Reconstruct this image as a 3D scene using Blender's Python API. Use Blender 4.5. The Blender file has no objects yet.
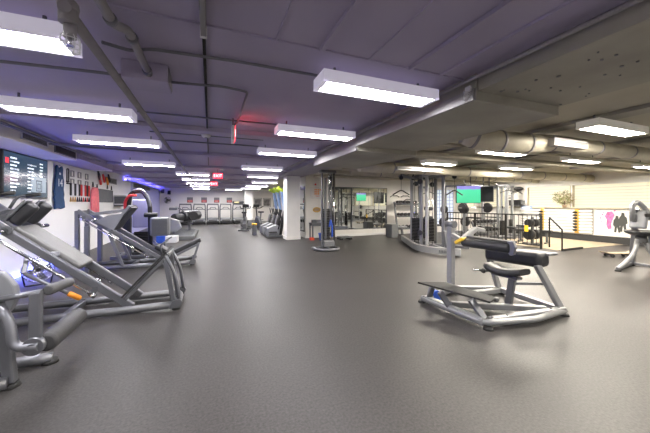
import bpy, bmesh, math, random
from mathutils import Vector, Matrix
random.seed(7)
S = bpy.context.scene
COL = S.collection
PI = math.pi

# ------------------------------------------------------------------ helpers
def V(*a): return Vector(a)

class MB:
    def __init__(self): self.bm = bmesh.new()
    def _add(self, verts, faces, smooth=False):
        vs = [self.bm.verts.new(v) for v in verts]
        out = []
        for f in faces:
            try:
                fc = self.bm.faces.new([vs[i] for i in f]); fc.smooth = smooth; out.append(fc)
            except ValueError: pass
        return vs, out
    def obox(self, c, size, R=None, bev=0.0, seg=2):
        hx, hy, hz = [s / 2 for s in size]
        R = R or Matrix.Identity(3); c = Vector(c)
        vs = [c + R @ Vector((sx*hx, sy*hy, sz*hz)) for sz in (-1, 1) for sy in (-1, 1) for sx in (-1, 1)]
        v, f = self._add(vs, [(0,2,3,1),(4,5,7,6),(0,1,5,4),(1,3,7,5),(3,2,6,7),(2,0,4,6)])
        if bev > 0:
            ed = list({e for x in f for e in x.edges})
            r = bmesh.ops.bevel(self.bm, geom=ed, offset=min(bev, min(hx, hy, hz)*0.95), segments=seg, affect='EDGES', profile=0.5)
            if seg > 2:
                for fc in r['faces']: fc.smooth = True
        return self
    def box(self, x0, x1, y0, y1, z0, z1, bev=0.0, seg=2):
        return self.obox(((x0+x1)/2, (y0+y1)/2, (z0+z1)/2), (abs(x1-x0), abs(y1-y0), abs(z1-z0)), None, bev, seg)
    def bar(self, p0, p1, w, h, up=(0,0,1), bev=0.0, seg=2):
        p0 = Vector(p0); p1 = Vector(p1); d = p1 - p0; L = d.length; d = d.normalized()
        u = Vector(up)
        if abs(d.dot(u)) > 0.97: u = Vector((0,1,0))
        s = u.cross(d).normalized(); t = d.cross(s)
        R = Matrix((d, s, t)).transposed()
        return self.obox((p0+p1)/2, (L, w, h), R, bev, seg)
    def tube(self, pts, r, n=10, sy=1.0, cap=True):
        pts = [Vector(p) for p in pts]; k = len(pts)
        rs = r if isinstance(r, (list, tuple)) else [r]*k
        tang = []
        for i in range(k):
            a = pts[max(i-1, 0)]; b = pts[min(i+1, k-1)]
            tang.append((b-a).normalized())
        u = Vector((0,0,1))
        if abs(tang[0].dot(u)) > 0.95: u = Vector((0,1,0))
        rings = []
        nrm = (u - tang[0]*u.dot(tang[0])).normalized()
        for i in range(k):
            nrm = (nrm - tang[i]*nrm.dot(tang[i])).normalized()
            bi = tang[i].cross(nrm)
            rings.append([self.bm.verts.new(pts[i] + nrm*math.cos(2*PI*j/n)*rs[i]*sy + bi*math.sin(2*PI*j/n)*rs[i]) for j in range(n)])
        for i in range(k-1):
            for j in range(n):
                f = self.bm.faces.new((rings[i][j], rings[i][(j+1)%n], rings[i+1][(j+1)%n], rings[i+1][j])); f.smooth = True
        if cap:
            self.bm.faces.new(list(reversed(rings[0]))); self.bm.faces.new(rings[-1])
        return self
    def cyl(self, p0, p1, r, r2=None, n=16):
        return self.tube([p0, p1], [r, r if r2 is None else r2], n)
    def pad(self, p0, p1, r, n=16, e=0.3):
        """rounded cushion roll"""
        p0 = Vector(p0); p1 = Vector(p1); d = (p1-p0); L = d.length; d /= L; q = r*e
        P = [p0, p0 + d*q*0.3, p0 + d*q, p1 - d*q, p1 - d*q*0.3, p1]
        return self.tube(P, [r*0.72, r*0.9, r, r, r*0.9, r*0.72], n)
    def prism(self, pts, plane, a0, a1, bev=0.0, smooth=False):
        def P(p, a):
            return {'xz': (p[0], a, p[1]), 'yz': (a, p[0], p[1]), 'xy': (p[0], p[1], a)}[plane]
        n = len(pts)
        vs = [P(p, a0) for p in pts] + [P(p, a1) for p in pts]
        fs = [tuple(range(n)), tuple(reversed(range(n, 2*n)))] + [(i, n+i, n+(i+1)%n, (i+1)%n) for i in range(n)]
        v, f = self._add(vs, fs)
        bmesh.ops.recalc_face_normals(self.bm, faces=f)
        if smooth:
            for x in f[2:]: x.smooth = True
        if bev > 0:
            ed = list({e for x in f[:2] for e in x.edges})
            bmesh.ops.bevel(self.bm, geom=ed, offset=bev, segments=2, affect='EDGES', profile=0.5)
        return self
    def quad(self, a, b, c, d):
        self._add([a, b, c, d], [(0,1,2,3)]); return self
    def slab4(self, a, b, c, d, t):
        """thin plate on four corners with thickness t downwards along its normal"""
        a, b, c, d = map(Vector, (a, b, c, d)); n = (b-a).cross(c-a).normalized()*t
        self._add([a, b, c, d, a-n, b-n, c-n, d-n], [(0,1,2,3),(7,6,5,4),(0,4,5,1),(1,5,6,2),(2,6,7,3),(3,7,4,0)]); return self
    def lathe(self, prof, c=(0,0,0), n=20, axis='z'):
        c = Vector(c); rings = []
        for r, z in prof:
            ring = []
            for j in range(n):
                x, y = r*math.cos(2*PI*j/n), r*math.sin(2*PI*j/n)
                p = {'z': (x, y, z), 'y': (x, z, y), 'x': (z, x, y)}[axis]
                ring.append(self.bm.verts.new(c + Vector(p)))
            rings.append(ring)
        for i in range(len(rings)-1):
            for j in range(n):
                f = self.bm.faces.new((rings[i][j], rings[i][(j+1)%n], rings[i+1][(j+1)%n], rings[i+1][j])); f.smooth = True
        self.bm.faces.new(list(reversed(rings[0]))); self.bm.faces.new(rings[-1])
        return self
    def ball(self, c, r, n=12):
        r = r if isinstance(r, (list, tuple)) else (r, r, r)
        m = Matrix.Translation(Vector(c)) @ Matrix.Diagonal((r[0], r[1], r[2], 1))
        res = bmesh.ops.create_uvsphere(self.bm, u_segments=n, v_segments=max(6, n*2//3), radius=1, matrix=m)
        for v in res['verts']:
            for f in v.link_faces: f.smooth = True
        return self
    def build(self, name, mat, parent=None):
        me = bpy.data.meshes.new(name)
        bmesh.ops.recalc_face_normals(self.bm, faces=self.bm.faces[:])
        self.bm.to_mesh(me); self.bm.free()
        me.materials.append(M[mat] if isinstance(mat, str) else mat)
        o = bpy.data.objects.new(name, me); COL.objects.link(o)
        if parent is not None: o.parent = parent
        return o

def fillet(pts, r, n=5):
    pts = [Vector(p) for p in pts]; out = [pts[0]]
    for i in range(1, len(pts)-1):
        a, b, c = pts[i-1], pts[i], pts[i+1]
        d1 = (a-b); d2 = (c-b); q = min(r, d1.length*0.45, d2.length*0.45)
        s = b + d1.normalized()*q; e = b + d2.normalized()*q
        for k in range(n+1):
            t = k/n
            out.append(s*(1-t)**2 + b*2*t*(1-t) + e*t*t)
    out.append(pts[-1]); return out

def tag(o, label, cat, group=None, kind=None):
    o['label'] = label; o['category'] = cat
    if group: o['group'] = group
    if kind: o['kind'] = kind
    return o
def thing(name, label, cat, loc=(0,0,0), rz=0.0, group=None):
    o = bpy.data.objects.new(name, None); COL.objects.link(o)
    o.location = loc; o.rotation_euler = (0, 0, rz); o.empty_display_size = 0.1
    return tag(o, label, cat, group)
def struct(o): o['kind'] = 'structure'; return o
KIDS = {}
def dup(root, loc, rz=0.0, label=None, group=None, drop=()):
    r = root.copy(); COL.objects.link(r); r.location = loc; r.rotation_euler = (0, 0, rz)
    if label: r['label'] = label
    if group: r['group'] = group
    for ch in list(root.children):
        if ch.name.split('.')[0] in drop: continue
        c = ch.copy(); COL.objects.link(c); c.parent = r
        for g in list(ch.children):
            d = g.copy(); COL.objects.link(d); d.parent = c
    return r
def text(name, body, size, mat, loc, rot, parent=None, extrude=0.003):
    cu = bpy.data.curves.new(name, 'FONT'); cu.body = body; cu.size = size; cu.extrude = extrude
    cu.align_x = 'CENTER'; cu.align_y = 'CENTER'; cu.materials.append(M[mat])
    tmp = bpy.data.objects.new('tmp', cu); COL.objects.link(tmp)
    dg = bpy.context.evaluated_depsgraph_get(); me = bpy.data.meshes.new_from_object(tmp.evaluated_get(dg))
    bpy.data.objects.remove(tmp); me.name = name
    o = bpy.data.objects.new(name, me); COL.objects.link(o); o.location = loc; o.rotation_euler = rot
    if parent is not None: o.parent = parent
    return o

# ------------------------------------------------------------------ materials
M = {}
def mat(name, col, rough=0.5, metal=0.0, amp=0.08, scale=6.0, bump=0.0, bscale=80.0, spec=0.5, emit=None, es=0.0, coat=0.0):
    m = bpy.data.materials.new(name); m.use_nodes = True
    nt = m.node_tree; N = nt.nodes; L = nt.links; b = N['Principled BSDF']
    b.inputs['Roughness'].default_value = rough; b.inputs['Metallic'].default_value = metal
    b.inputs['Specular IOR Level'].default_value = spec; b.inputs['Coat Weight'].default_value = coat
    tc = N.new('ShaderNodeTexCoord')
    nz = N.new('ShaderNodeTexNoise'); nz.inputs['Scale'].default_value = scale; nz.inputs['Detail'].default_value = 5
    L.new(tc.outputs['Object'], nz.inputs['Vector'])
    rp = N.new('ShaderNodeValToRGB')
    rp.color_ramp.elements[0].position = 0.3; rp.color_ramp.elements[1].position = 0.7
    rp.color_ramp.elements[0].color = (*[c*(1-amp) for c in col], 1); rp.color_ramp.elements[1].color = (*[min(1, c*(1+amp)) for c in col], 1)
    L.new(nz.outputs['Fac'], rp.inputs['Fac']); L.new(rp.outputs['Color'], b.inputs['Base Color'])
    if bump > 0:
        n2 = N.new('ShaderNodeTexNoise'); n2.inputs['Scale'].default_value = bscale; n2.inputs['Detail'].default_value = 3
        L.new(tc.outputs['Object'], n2.inputs['Vector'])
        bp = N.new('ShaderNodeBump'); bp.inputs['Strength'].default_value = bump; bp.inputs['Distance'].default_value = 0.01
        L.new(n2.outputs['Fac'], bp.inputs['Height']); L.new(bp.outputs['Normal'], b.inputs['Normal'])
    if emit:
        b.inputs['Emission Color'].default_value = (*emit, 1); b.inputs['Emission Strength'].default_value = es
    M[name] = m; return m

mat('silver', (0.175, 0.18, 0.20), 0.33, 0.55, 0.05, 4)
mat('silver_dark', (0.13, 0.135, 0.145), 0.4, 0.35, 0.06, 4)
mat('light_frame', (0.28, 0.285, 0.295), 0.35, 0.4, 0.05, 4)
mat('chrome', (0.72, 0.72, 0.73), 0.16, 1.0, 0.03, 5)
mat('black_vinyl', (0.022, 0.023, 0.027), 0.42, 0, 0.2, 9, 0.15, 160)
mat('grey_vinyl', (0.08, 0.08, 0.083), 0.5, 0, 0.08, 9, 0.2, 160)
mat('light_vinyl', (0.135, 0.134, 0.133), 0.48, 0, 0.08, 9, 0.2, 160)
mat('roller_vinyl', (0.05, 0.05, 0.052), 0.5, 0, 0.15, 9, 0.2, 160)
mat('shroud_grey', (0.21, 0.215, 0.235), 0.42, 0.1, 0.05, 4)
mat('black_plastic', (0.018, 0.018, 0.02), 0.38, 0, 0.15, 8)
mat('black_metal', (0.025, 0.024, 0.024), 0.45, 0.4, 0.15, 8)
mat('iron', (0.03, 0.03, 0.033), 0.5, 0.5, 0.2, 20, 0.2, 60)
mat('rubber', (0.02, 0.02, 0.02), 0.75, 0, 0.2, 12)
mat('white_plastic', (0.72, 0.72, 0.72), 0.4, 0, 0.03, 4)
mat('white_metal', (0.66, 0.66, 0.68), 0.4, 0.0, 0.03, 4)
mat('conduit', (0.17, 0.165, 0.19), 0.5, 0.3, 0.08, 5)
mat('pipe_paint', (0.27, 0.255, 0.27), 0.5, 0.1, 0.1, 5)
mat('duct_paint', (0.52, 0.48, 0.38), 0.55, 0.1, 0.14, 3, 0.2, 20)
mat('orange', (0.75, 0.26, 0.02), 0.45)
mat('yellow', (0.80, 0.50, 0.03), 0.45)
mat('lime', (0.55, 0.75, 0.05), 0.5)
mat('blue', (0.03, 0.10, 0.55), 0.45)
mat('pale_blue', (0.24, 0.36, 0.62), 0.45)
mat('navy', (0.012, 0.045, 0.12), 0.85, 0, 0.2, 10, 0.3, 60)
mat('white_cloth', (0.75, 0.75, 0.75), 0.85)
mat('coral', (0.90, 0.22, 0.25), 0.9, 0, 0.12, 10, 0.3, 60)
mat('red', (0.62, 0.03, 0.03), 0.5)
mat('poster_white', (0.72, 0.70, 0.68), 0.6)
mat('pink', (0.55, 0.13, 0.32), 0.7, 0, 0.4, 12)
mat('charcoal', (0.05, 0.052, 0.05), 0.7)
mat('board_grey', (0.12, 0.125, 0.13), 0.7)
mat('wood', (0.40, 0.33, 0.23), 0.4, 0, 0.2, 5)
mat('gold', (0.62, 0.38, 0.08), 0.4, 0.3, 0.1, 6)
mat('bar_white', (0.78, 0.76, 0.74), 0.45, 0.0, 0.04, 4)
mat('column_paint', (0.78, 0.765, 0.735), 0.55, 0, 0.05, 2, 0.08, 40)
mat('wall_white', (0.80, 0.79, 0.775), 0.6, 0, 0.04, 1.2, 0.06, 60)
mat('wall_cream', (0.80, 0.775, 0.735), 0.6, 0, 0.04, 1.2, 0.06, 60)
mat('wall_blue_lit', (0.42, 0.42, 0.70), 0.6, 0, 0.04, 1.2, 0.06, 60)  # blue strip light on the far left wall put into its colour
mat('bulkhead_paint', (0.74, 0.71, 0.62), 0.6, 0, 0.06, 2)
mat('beam_mauve', (0.30, 0.28, 0.33), 0.6, 0, 0.1, 2, 0.15, 25)
mat('beam_olive', (0.30, 0.285, 0.245), 0.6, 0, 0.16, 1.6, 0.25, 14)
mat('panel_grey', (0.42, 0.41, 0.39), 0.6)
mat('beam_white', (0.24, 0.23, 0.24), 0.5, 0, 0.06, 3)
mat('base_black', (0.03, 0.03, 0.032), 0.5)
mat('vent_dark', (0.06, 0.055, 0.055), 0.6)
mat('vent_grey', (0.32, 0.31, 0.31), 0.5)
mat('mirror', (0.80, 0.83, 0.82), 0.02, 1.0, 0.01, 1)
mat('diffuser', (0.9, 0.9, 0.9), 0.5, 0, 0.02, 3, emit=(1.0, 0.97, 0.98), es=52.0)
mat('housing_glow', (0.6, 0.58, 0.64), 0.5, 0, 0.02, 3, emit=(0.88, 0.82, 1.0), es=0.30)  # opaque housing, glow added for its lit sides and to brighten the ceiling
mat('housing_glow_warm', (0.6, 0.58, 0.52), 0.5, 0, 0.02, 3, emit=(1.0, 0.92, 0.80), es=0.14)  # same added housing glow for the warm lights
mat('diffuser_bright', (0.9, 0.9, 0.9), 0.5, 0, 0.02, 3, emit=(1.0, 0.97, 0.96), es=85.0)
mat('diffuser_warm', (0.9, 0.9, 0.88), 0.5, 0, 0.02, 3, emit=(1.0, 0.92, 0.79), es=190.0)
mat('led_blue', (0.2, 0.2, 0.9), 0.5, emit=(0.09, 0.12, 1.0), es=45.0)
mat('led_violet', (0.3, 0.2, 0.9), 0.5, emit=(0.16, 0.14, 1.0), es=30.0)
mat('exit_red', (0.7, 0.02, 0.03), 0.4, emit=(1.0, 0.02, 0.05), es=4.0)
mat('exit_red_bright', (0.7, 0.02, 0.03), 0.4, emit=(1.0, 0.02, 0.04), es=14.0)
mat('exit_letters', (1, 0.5, 0.5), 0.4, emit=(1.0, 0.55, 0.55), es=4.0)
mat('text_glow', (0.9, 0.9, 0.9), 0.5, emit=(0.85, 0.92, 1.0), es=1.3)
mat('text_glow_dim', (0.6, 0.6, 0.6), 0.5, emit=(0.6, 0.68, 0.8), es=0.6)
mat('screen_red', (0.6, 0.02, 0.04), 0.4, emit=(0.9, 0.03, 0.06), es=0.8)
mat('screen_off', (0.02, 0.022, 0.024), 0.15)
mat('screen_dark', (0.02, 0.035, 0.05), 0.12, 0, 0.2, 1.5, emit=(0.035, 0.075, 0.12), es=0.7)
mat('screen_pale', (0.2, 0.25, 0.3), 0.2, 0, 0.1, 2, emit=(0.30, 0.38, 0.45), es=0.55)
mat('window_glow', (0.25, 0.23, 0.18), 0.6, 0, 0.03, 2, emit=(1.0, 0.92, 0.68), es=0.74)
mat('window_cool', (0.25, 0.27, 0.3), 0.6, 0, 0.03, 2, emit=(0.80, 0.88, 1.0), es=0.8)
mat('slat', (0.50, 0.44, 0.31), 0.6)
mat('leaf', (0.22, 0.27, 0.08), 0.6, 0, 0.3, 30)
mat('leaf_pale', (0.45, 0.40, 0.22), 0.7, 0, 0.3, 30)
mat('twig', (0.18, 0.11, 0.06), 0.8)
mat('terracotta', (0.42, 0.30, 0.2), 0.7)

# floor: dark rubber with fine speckle and slight unevenness
def floor_mat():
    m = bpy.data.materials.new('rubber_floor'); m.use_nodes = True
    nt = m.node_tree; N = nt.nodes; L = nt.links; b = N['Principled BSDF']
    tc = N.new('ShaderNodeTexCoord')
    n1 = N.new('ShaderNodeTexNoise'); n1.inputs['Scale'].default_value = 55; n1.inputs['Detail'].default_value = 4
    n2 = N.new('ShaderNodeTexNoise'); n2.inputs['Scale'].default_value = 0.7; n2.inputs['Detail'].default_value = 5
    n3 = N.new('ShaderNodeTexNoise'); n3.inputs['Scale'].default_value = 130; n3.inputs['Detail'].default_value = 2
    for n in (n1, n2, n3): L.new(tc.outputs['Object'], n.inputs['Vector'])
    r1 = N.new('ShaderNodeValToRGB'); e = r1.color_ramp.elements
    e[0].position = 0.3; e[0].color = (0.034, 0.0315, 0.0305, 1); e[1].position = 0.72; e[1].color = (0.068, 0.063, 0.061, 1)
    L.new(n1.outputs['Fac'], r1.inputs['Fac'])
    r2 = N.new('ShaderNodeValToRGB'); e = r2.color_ramp.elements
    e[0].position = 0.3; e[0].color = (0.88, 0.88, 0.88, 1); e[1].position = 0.7; e[1].color = (1.1, 1.1, 1.1, 1)
    L.new(n2.outputs['Fac'], r2.inputs['Fac'])
    mx = N.new('ShaderNodeMix'); mx.data_type = 'RGBA'; mx.blend_type = 'MULTIPLY'; mx.inputs['Factor'].default_value = 1
    L.new(r1.outputs['Color'], mx.inputs[6]); L.new(r2.outputs['Color'], mx.inputs[7])
    L.new(mx.outputs[2], b.inputs['Base Color'])
    b.inputs['Roughness'].default_value = 0.46; b.inputs['Specular IOR Level'].default_value = 0.3
    bp = N.new('ShaderNodeBump'); bp.inputs['Strength'].default_value = 0.18; bp.inputs['Distance'].default_value = 0.006
    L.new(n3.outputs['Fac'], bp.inputs['Height']); L.new(bp.outputs['Normal'], b.inputs['Normal'])
    M['rubber_floor'] = m
floor_mat()
# ceiling paint: mauve grey concrete with board seams along the depth of the room
def ceil_mat(name, c0, c1):
    m = bpy.data.materials.new(name); m.use_nodes = True
    nt = m.node_tree; N = nt.nodes; L = nt.links; b = N['Principled BSDF']
    tc = N.new('ShaderNodeTexCoord')
    n1 = N.new('ShaderNodeTexNoise'); n1.inputs['Scale'].default_value = 0.9; n1.inputs['Detail'].default_value = 6
    L.new(tc.outputs['Object'], n1.inputs['Vector'])
    r1 = N.new('ShaderNodeValToRGB'); e = r1.color_ramp.elements
    e[0].position = 0.3; e[0].color = (*c0, 1); e[1].position = 0.7; e[1].color = (*c1, 1)
    L.new(n1.outputs['Fac'], r1.inputs['Fac']); L.new(r1.outputs['Color'], b.inputs['Base Color'])
    b.inputs['Roughness'].default_value = 0.55; b.inputs['Specular IOR Level'].default_value = 0.3
    n3 = N.new('ShaderNodeTexNoise'); n3.inputs['Scale'].default_value = 18; n3.inputs['Detail'].default_value = 5
    L.new(tc.outputs['Object'], n3.inputs['Vector'])
    bp = N.new('ShaderNodeBump'); bp.inputs['Strength'].default_value = 0.2; bp.inputs['Distance'].default_value = 0.01
    L.new(n3.outputs['Fac'], bp.inputs['Height']); L.new(bp.outputs['Normal'], b.inputs['Normal'])
    M[name] = m
ceil_mat('ceiling_mauve', (0.36, 0.325, 0.45), (0.43, 0.385, 0.52))
ceil_mat('ceiling_warm_lit', (0.37, 0.345, 0.28), (0.45, 0.42, 0.34))  # right side: warm window light put into the ceiling colour
# TV picture: green field with a violet upper edge (what the screen shows)
def tv_mat():
    m = bpy.data.materials.new('tv_picture'); m.use_nodes = True
    nt = m.node_tree; N = nt.nodes; L = nt.links; b = N['Principled BSDF']
    tc = N.new('ShaderNodeTexCoord'); sp = N.new('ShaderNodeSeparateXYZ'); L.new(tc.outputs['Generated'], sp.inputs[0])
    nz = N.new('ShaderNodeTexNoise'); nz.inputs['Scale'].default_value = 3; L.new(tc.outputs['Generated'], nz.inputs['Vector'])
    ad = N.new('ShaderNodeMath'); ad.operation = 'MULTIPLY_ADD'; ad.inputs[1].default_value = 0.25
    L.new(nz.outputs['Fac'], ad.inputs[0]); L.new(sp.outputs['Z'], ad.inputs[2])
    r = N.new('ShaderNodeValToRGB'); e = r.color_ramp.elements
    e[0].position = 0.0; e[0].color = (0.05, 0.62, 0.30, 1); e[1].position = 0.9; e[1].color = (0.10, 0.85, 0.45, 1)
    x = e.new(0.98); x.color = (0.35, 0.30, 0.80, 1)
    L.new(ad.outputs[0], r.inputs['Fac']); L.new(r.outputs['Color'], b.inputs['Emission Color'])
    b.inputs['Base Color'].default_value = (0.02, 0.05, 0.03, 1); b.inputs['Roughness'].default_value = 0.2
    b.inputs['Emission Strength'].default_value = 1.0
    M['tv_picture'] = m
tv_mat()

# ------------------------------------------------------------------ the setting
XL, XR, YB, YF, YM, H = -3.4, 13.3, -3.2, 24.0, 11.3, 2.60
struct(MB().box(XL-0.2, XR+0.2, YB-0.2, YF+0.2, -0.15, 0).build('floor', 'rubber_floor'))
struct(MB().box(XL-0.2, 3.2, YB-0.2, YF+0.2, H, H+0.15).build('ceiling', 'ceiling_mauve'))
struct(MB().box(3.2, XR+0.2, YB-0.2, YF+0.2, H, H+0.15).build('ceiling_right', 'ceiling_warm_lit'))
struct(MB().box(XL-0.2, XL, YB, 15.7, 0, H).build('wall_left', 'wall_white'))
struct(MB().box(XL-0.2, XL, 15.7, YF, 0, H).build('wall_left', 'wall_blue_lit'))
struct(MB().box(XL, 7.0, YF, YF+0.2, 0, H).build('wall_back', 'wall_cream'))
struct(MB().box(6.8, 7.0, 12.9, YF, 0, H).build('wall_back_right', 'wall_white'))
struct(MB().box(XL-0.2, XR+0.2, YB-0.2, YB, 0, H).build('wall_front', 'wall_white'))
struct(MB().box(3.65, XR+0.2, YM, 12.9, 0, H, 0.004).build('wall_center', 'wall_cream'))
# right wall with long daylight windows above a sill
WZ0, WZ1 = 1.27, 2.13
w = MB()
w.box(XR, XR+0.2, YB, YM, 0, WZ0); w.box(XR, XR+0.2, YB, YM, WZ1, H)
wins = [(-2.9, 0.2), (0.5, 3.7), (4.0, 7.0), (7.05, 8.75), (9.75, 11.05)]
prev = YB
for a, b in wins:
    w.box(XR, XR+0.2, prev, a, WZ0, WZ1); prev = b
w.box(XR, XR+0.2, prev, YM, WZ0, WZ1)
struct(w.build('wall_right', 'wall_cream'))
for i, (a, b) in enumerate(wins):
    o = struct(MB().box(XR+0.10, XR+0.13, a, b, WZ0, WZ1).build('window_%d' % (i+1), 'window_glow'))
    fr = MB(); fr.box(XR+0.0, XR+0.10, a, a+0.03, WZ0, WZ1); fr.box(XR+0.0, XR+0.10, b-0.03, b, WZ0, WZ1)
    fr.build('window_frame', 'slat', o)
    sl = MB()
    z = WZ0 + 0.10
    while z < WZ1 - 0.04:
        sl.box(XR+0.06, XR+0.085, a+0.03, b-0.03, z, z+0.008); z += 0.105
    sl.build('blind_slats', 'slat', o)
struct(MB().box(XR-0.10, XR+0.1, YB, YM, WZ0-0.04, WZ0, 0.006).build('trim_1', 'slat'))
struct(MB().box(XR-0.03, XR, YB, YM, 0, 0.24, 0.004).build('baseboard_right', 'base_black'))
struct(MB().box(3.62, XR-0.03, YM-0.02, YM, 0, 0.10, 0.003).build('baseboard_center', 'wall_white'))
struct(MB().box(XL, 7.0, YF-0.02, YF, 0, 0.10, 0.003).build('baseboard_back', 'wall_white'))
# wooden landing behind the railing
struct(MB().box(9.75, 13.2, 5.45, 8.0, 0.0, 0.012, 0.003).build('floor_landing', 'wood'))
# gridded cool window in the center wall
o = struct(MB().box(10.40, 11.50, YM-0.03, YM-0.02, 0.35, 2.10).build('window_6', 'window_cool'))
g = MB()
for k in range(6): g.box(10.40 + k*0.22-0.012, 10.40 + k*0.22+0.012, YM-0.045, YM-0.028, 0.35, 2.10)
for k in range(11): g.box(10.40, 11.50, YM-0.044, YM-0.029, 0.35+k*0.175-0.01, 0.35+k*0.175+0.01)
g.build('window_grid', mat('grid_blue', (0.30, 0.36, 0.55), 0.5), o)
MB().box(10.33, 11.57, YM-0.05, YM, 2.10, 2.20, 0.01).build('window_frame', 'white_plastic', o)
o = struct(MB().box(11.9, 12.95, YM-0.03, YM-0.02, 1.27, 2.05).build('window_7', 'window_glow'))
g = MB()
for k in range(3): g.box(11.9+k*0.515, 11.93+k*0.515, YM-0.05, YM-0.028, 1.27, 2.05)
g.build('window_frame', 'slat', o)

# columns
struct(MB().box(2.78, 3.32, 11.0, 11.55, 0, H-0.1, 0.012).build('column', 'column_paint'))
MB().box(2.765, 3.335, 10.985, 11.565, 0, 0.13, 0.006).build('column_base', 'wall_cream', bpy.data.objects['column'])
struct(MB().box(2.45, 3.05, 22.5, 23.1, 0, H, 0.012).build('column', 'column_paint'))

# beams and drops under the ceiling
struct(MB().box(2.29, 3.47, YB, 1.95, 2.44, H, 0.006).build('beam', 'beam_olive'))
rv = MB(); rq = random.Random(11)
for k in range(46):
    x = rq.uniform(2.45, 3.4); y = rq.uniform(0.3, 1.9)
    rv.cyl((x, y, 2.441), (x, y, 2.432), rq.uniform(0.006, 0.013), n=7)
rvo = rv.build('anchor_bolts', 'conduit', bpy.data.objects['beam']); rvo['kind'] = 'stuff'
b2 = MB(); b2.box(2.27, 3.47, 1.95, 4.25, 2.35, H, 0.006); struct(b2.build('beam', 'beam_olive'))
struct(MB().box(2.27, 3.47, 4.25, 6.35, 2.28, H, 0.006).build('beam', 'beam_olive'))
struct(MB().box(2.55, 3.50, 6.35, YM+0.4, 2.50, H, 0.006).build('beam', 'beam_mauve'))
struct(MB().box(2.235, 2.27, 1.95, 4.25, 2.35, 2.46, 0.004).build('trim_2', 'beam_white'))
struct(MB().box(2.235, 2.27, 4.25, 6.35, 2.28, 2.46, 0.004).build('trim_3', 'beam_white'))
# raised ribs / seams on the near ceiling
for i, (x, wd, dp) in enumerate(((0.45, 0.012, 0.012), (0.80, 0.035, 0.03), (1.22, 0.012, 0.012), (1.63, 0.03, 0.03), (1.98, 0.02, 0.02))):
    struct(MB().box(x-wd/2, x+wd/2, YB, 2.08, H-dp, H).build('trim_%d' % (i+4), 'ceiling_mauve'))
struct(MB().box(-0.6, 2.27, 2.08, 2.11, H-0.015, H).build('trim_9', 'ceiling_mauve'))
for i, y in enumerate((5.0, 7.4, 9.9, 12.3, 14.8, 17.3, 20.0)):
    struct(MB().box(XL, 2.5, y-0.14, y+0.14, H-0.07, H, 0.005).build('beam', 'ceiling_mauve'))
for x in (5.0, 7.4, 9.8):
    struct(MB().box(x-0.15, x+0.15, YB, YM, H-0.05, H, 0.005).build('beam', 'beam_olive'))
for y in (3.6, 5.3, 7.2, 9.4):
    struct(MB().box(3.5, XR, y-0.12, y+0.12, H-0.13, H, 0.005).build('beam', 'ceiling_warm_lit'))

# left bulkhead with its grilles
BX = -2.75
bk = struct(MB().box(XL, BX, YB, 8.0, 2.36, H, 0.006).build('bulkhead', 'bulkhead_paint'))
bk2 = struct(MB().box(XL, BX+0.05, 8.0, 10.4, 2.40, H, 0.006).build('bulkhead', 'ceiling_mauve'))
struct(MB().box(XL, BX-0.15, 10.4, 11.1, 2.44, H, 0.006).build('bulkhead', 'wall_white'))
def grille(name, label, y0, y1, z0, z1, x, fm, sm, n):
    t = thing(name, label, 'air vent', (x, (y0+y1)/2, (z0+z1)/2))
    hy, hz = (y1-y0)/2, (z1-z0)/2
    f = MB(); q = 0.018
    f.box(0, 0.02, -hy, hy, hz-q, hz); f.box(0, 0.02, -hy, hy, -hz, -hz+q); f.box(0, 0.02, -hy, -hy+q, -hz, hz); f.box(0, 0.02, hy-q, hy, -hz, hz)
    f.build('frame', fm, t)
    MB().box(0, 0.004, -hy+q, hy-q, -hz+q, hz-q).build('backing', 'vent_dark', t)
    s = MB()
    for k in range(n):
        z = -hz+q+(k+0.5)*(2*hz-2*q)/n
        s.obox((0.011, 0, z), (0.014, 2*hy-2*q, 0.004), Matrix.Rotation(0.6, 3, 'Y'))
    s.build('slats', sm, t); return t
grille('air_vent', 'pale air grille in the beige bulkhead above the left end of the wall screen', 5.95, 6.75, 2.42, 2.57, BX, 'white_metal', 'vent_grey', 7)
grille('air_vent', 'dark air grille in the beige bulkhead above the navy jersey', 7.0, 7.9, 2.39, 2.55, BX, 'conduit', 'vent_dark', 6)
grille('air_vent', 'long grey air grille high on the blue-lit left wall', 16.2, 20.2, 2.20, 2.47, XL, 'vent_grey', 'vent_grey', 7)
grille('air_vent', 'pale air grille beyond the hanging dark box near the ceiling on the left', 12.0, 13.5, 2.15, 2.36, XL, 'vent_grey', 'vent_grey', 6)

# ------------------------------------------------------------------ ceiling lights
def ceiling_light(x0, x1, y, label, group, warm=False, w=0.26):
    t = thing('ceiling_light', label, 'ceiling light', ((x0+x1)/2, y, 2.42), 0, group)
    hx = (x1-x0)/2; hy = w/2
    f = MB()
    f.box(-hx, hx, -hy, hy, 0.012, 0.10, 0.004)
    q = 0.022
    f.box(-hx, hx, -hy, -hy+q, 0, 0.014); f.box(-hx, hx, hy-q, hy, 0, 0.014)
    f.box(-hx, -hx+q+0.02, -hy, hy, 0, 0.014); f.box(hx-q-0.02, hx, -hy, hy, 0, 0.014)
    f.build('housing', 'housing_glow_warm' if warm else 'housing_glow', t)
    MB().box(-hx+q+0.02, hx-q-0.02, -hy+q, hy-q, 0.003, 0.010).build('diffuser', 'diffuser_warm' if warm else ('diffuser_bright' if y > 8 else 'diffuser'), t)
    for sx in (-0.75, 0.75): MB().cyl((sx*hx, 0, 0.10), (sx*hx, 0, H-2.42), 0.012, n=8).build('hanger', 'conduit', t)
    return t
ordn = ['first', 'second', 'third', 'fourth', 'fifth', 'sixth', 'seventh', 'eighth', 'ninth', 'tenth']
FAR = 'added unseen ceiling light behind the white column over the framed photographs'  # unseen light added to brighten the wall right of the far column
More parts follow.
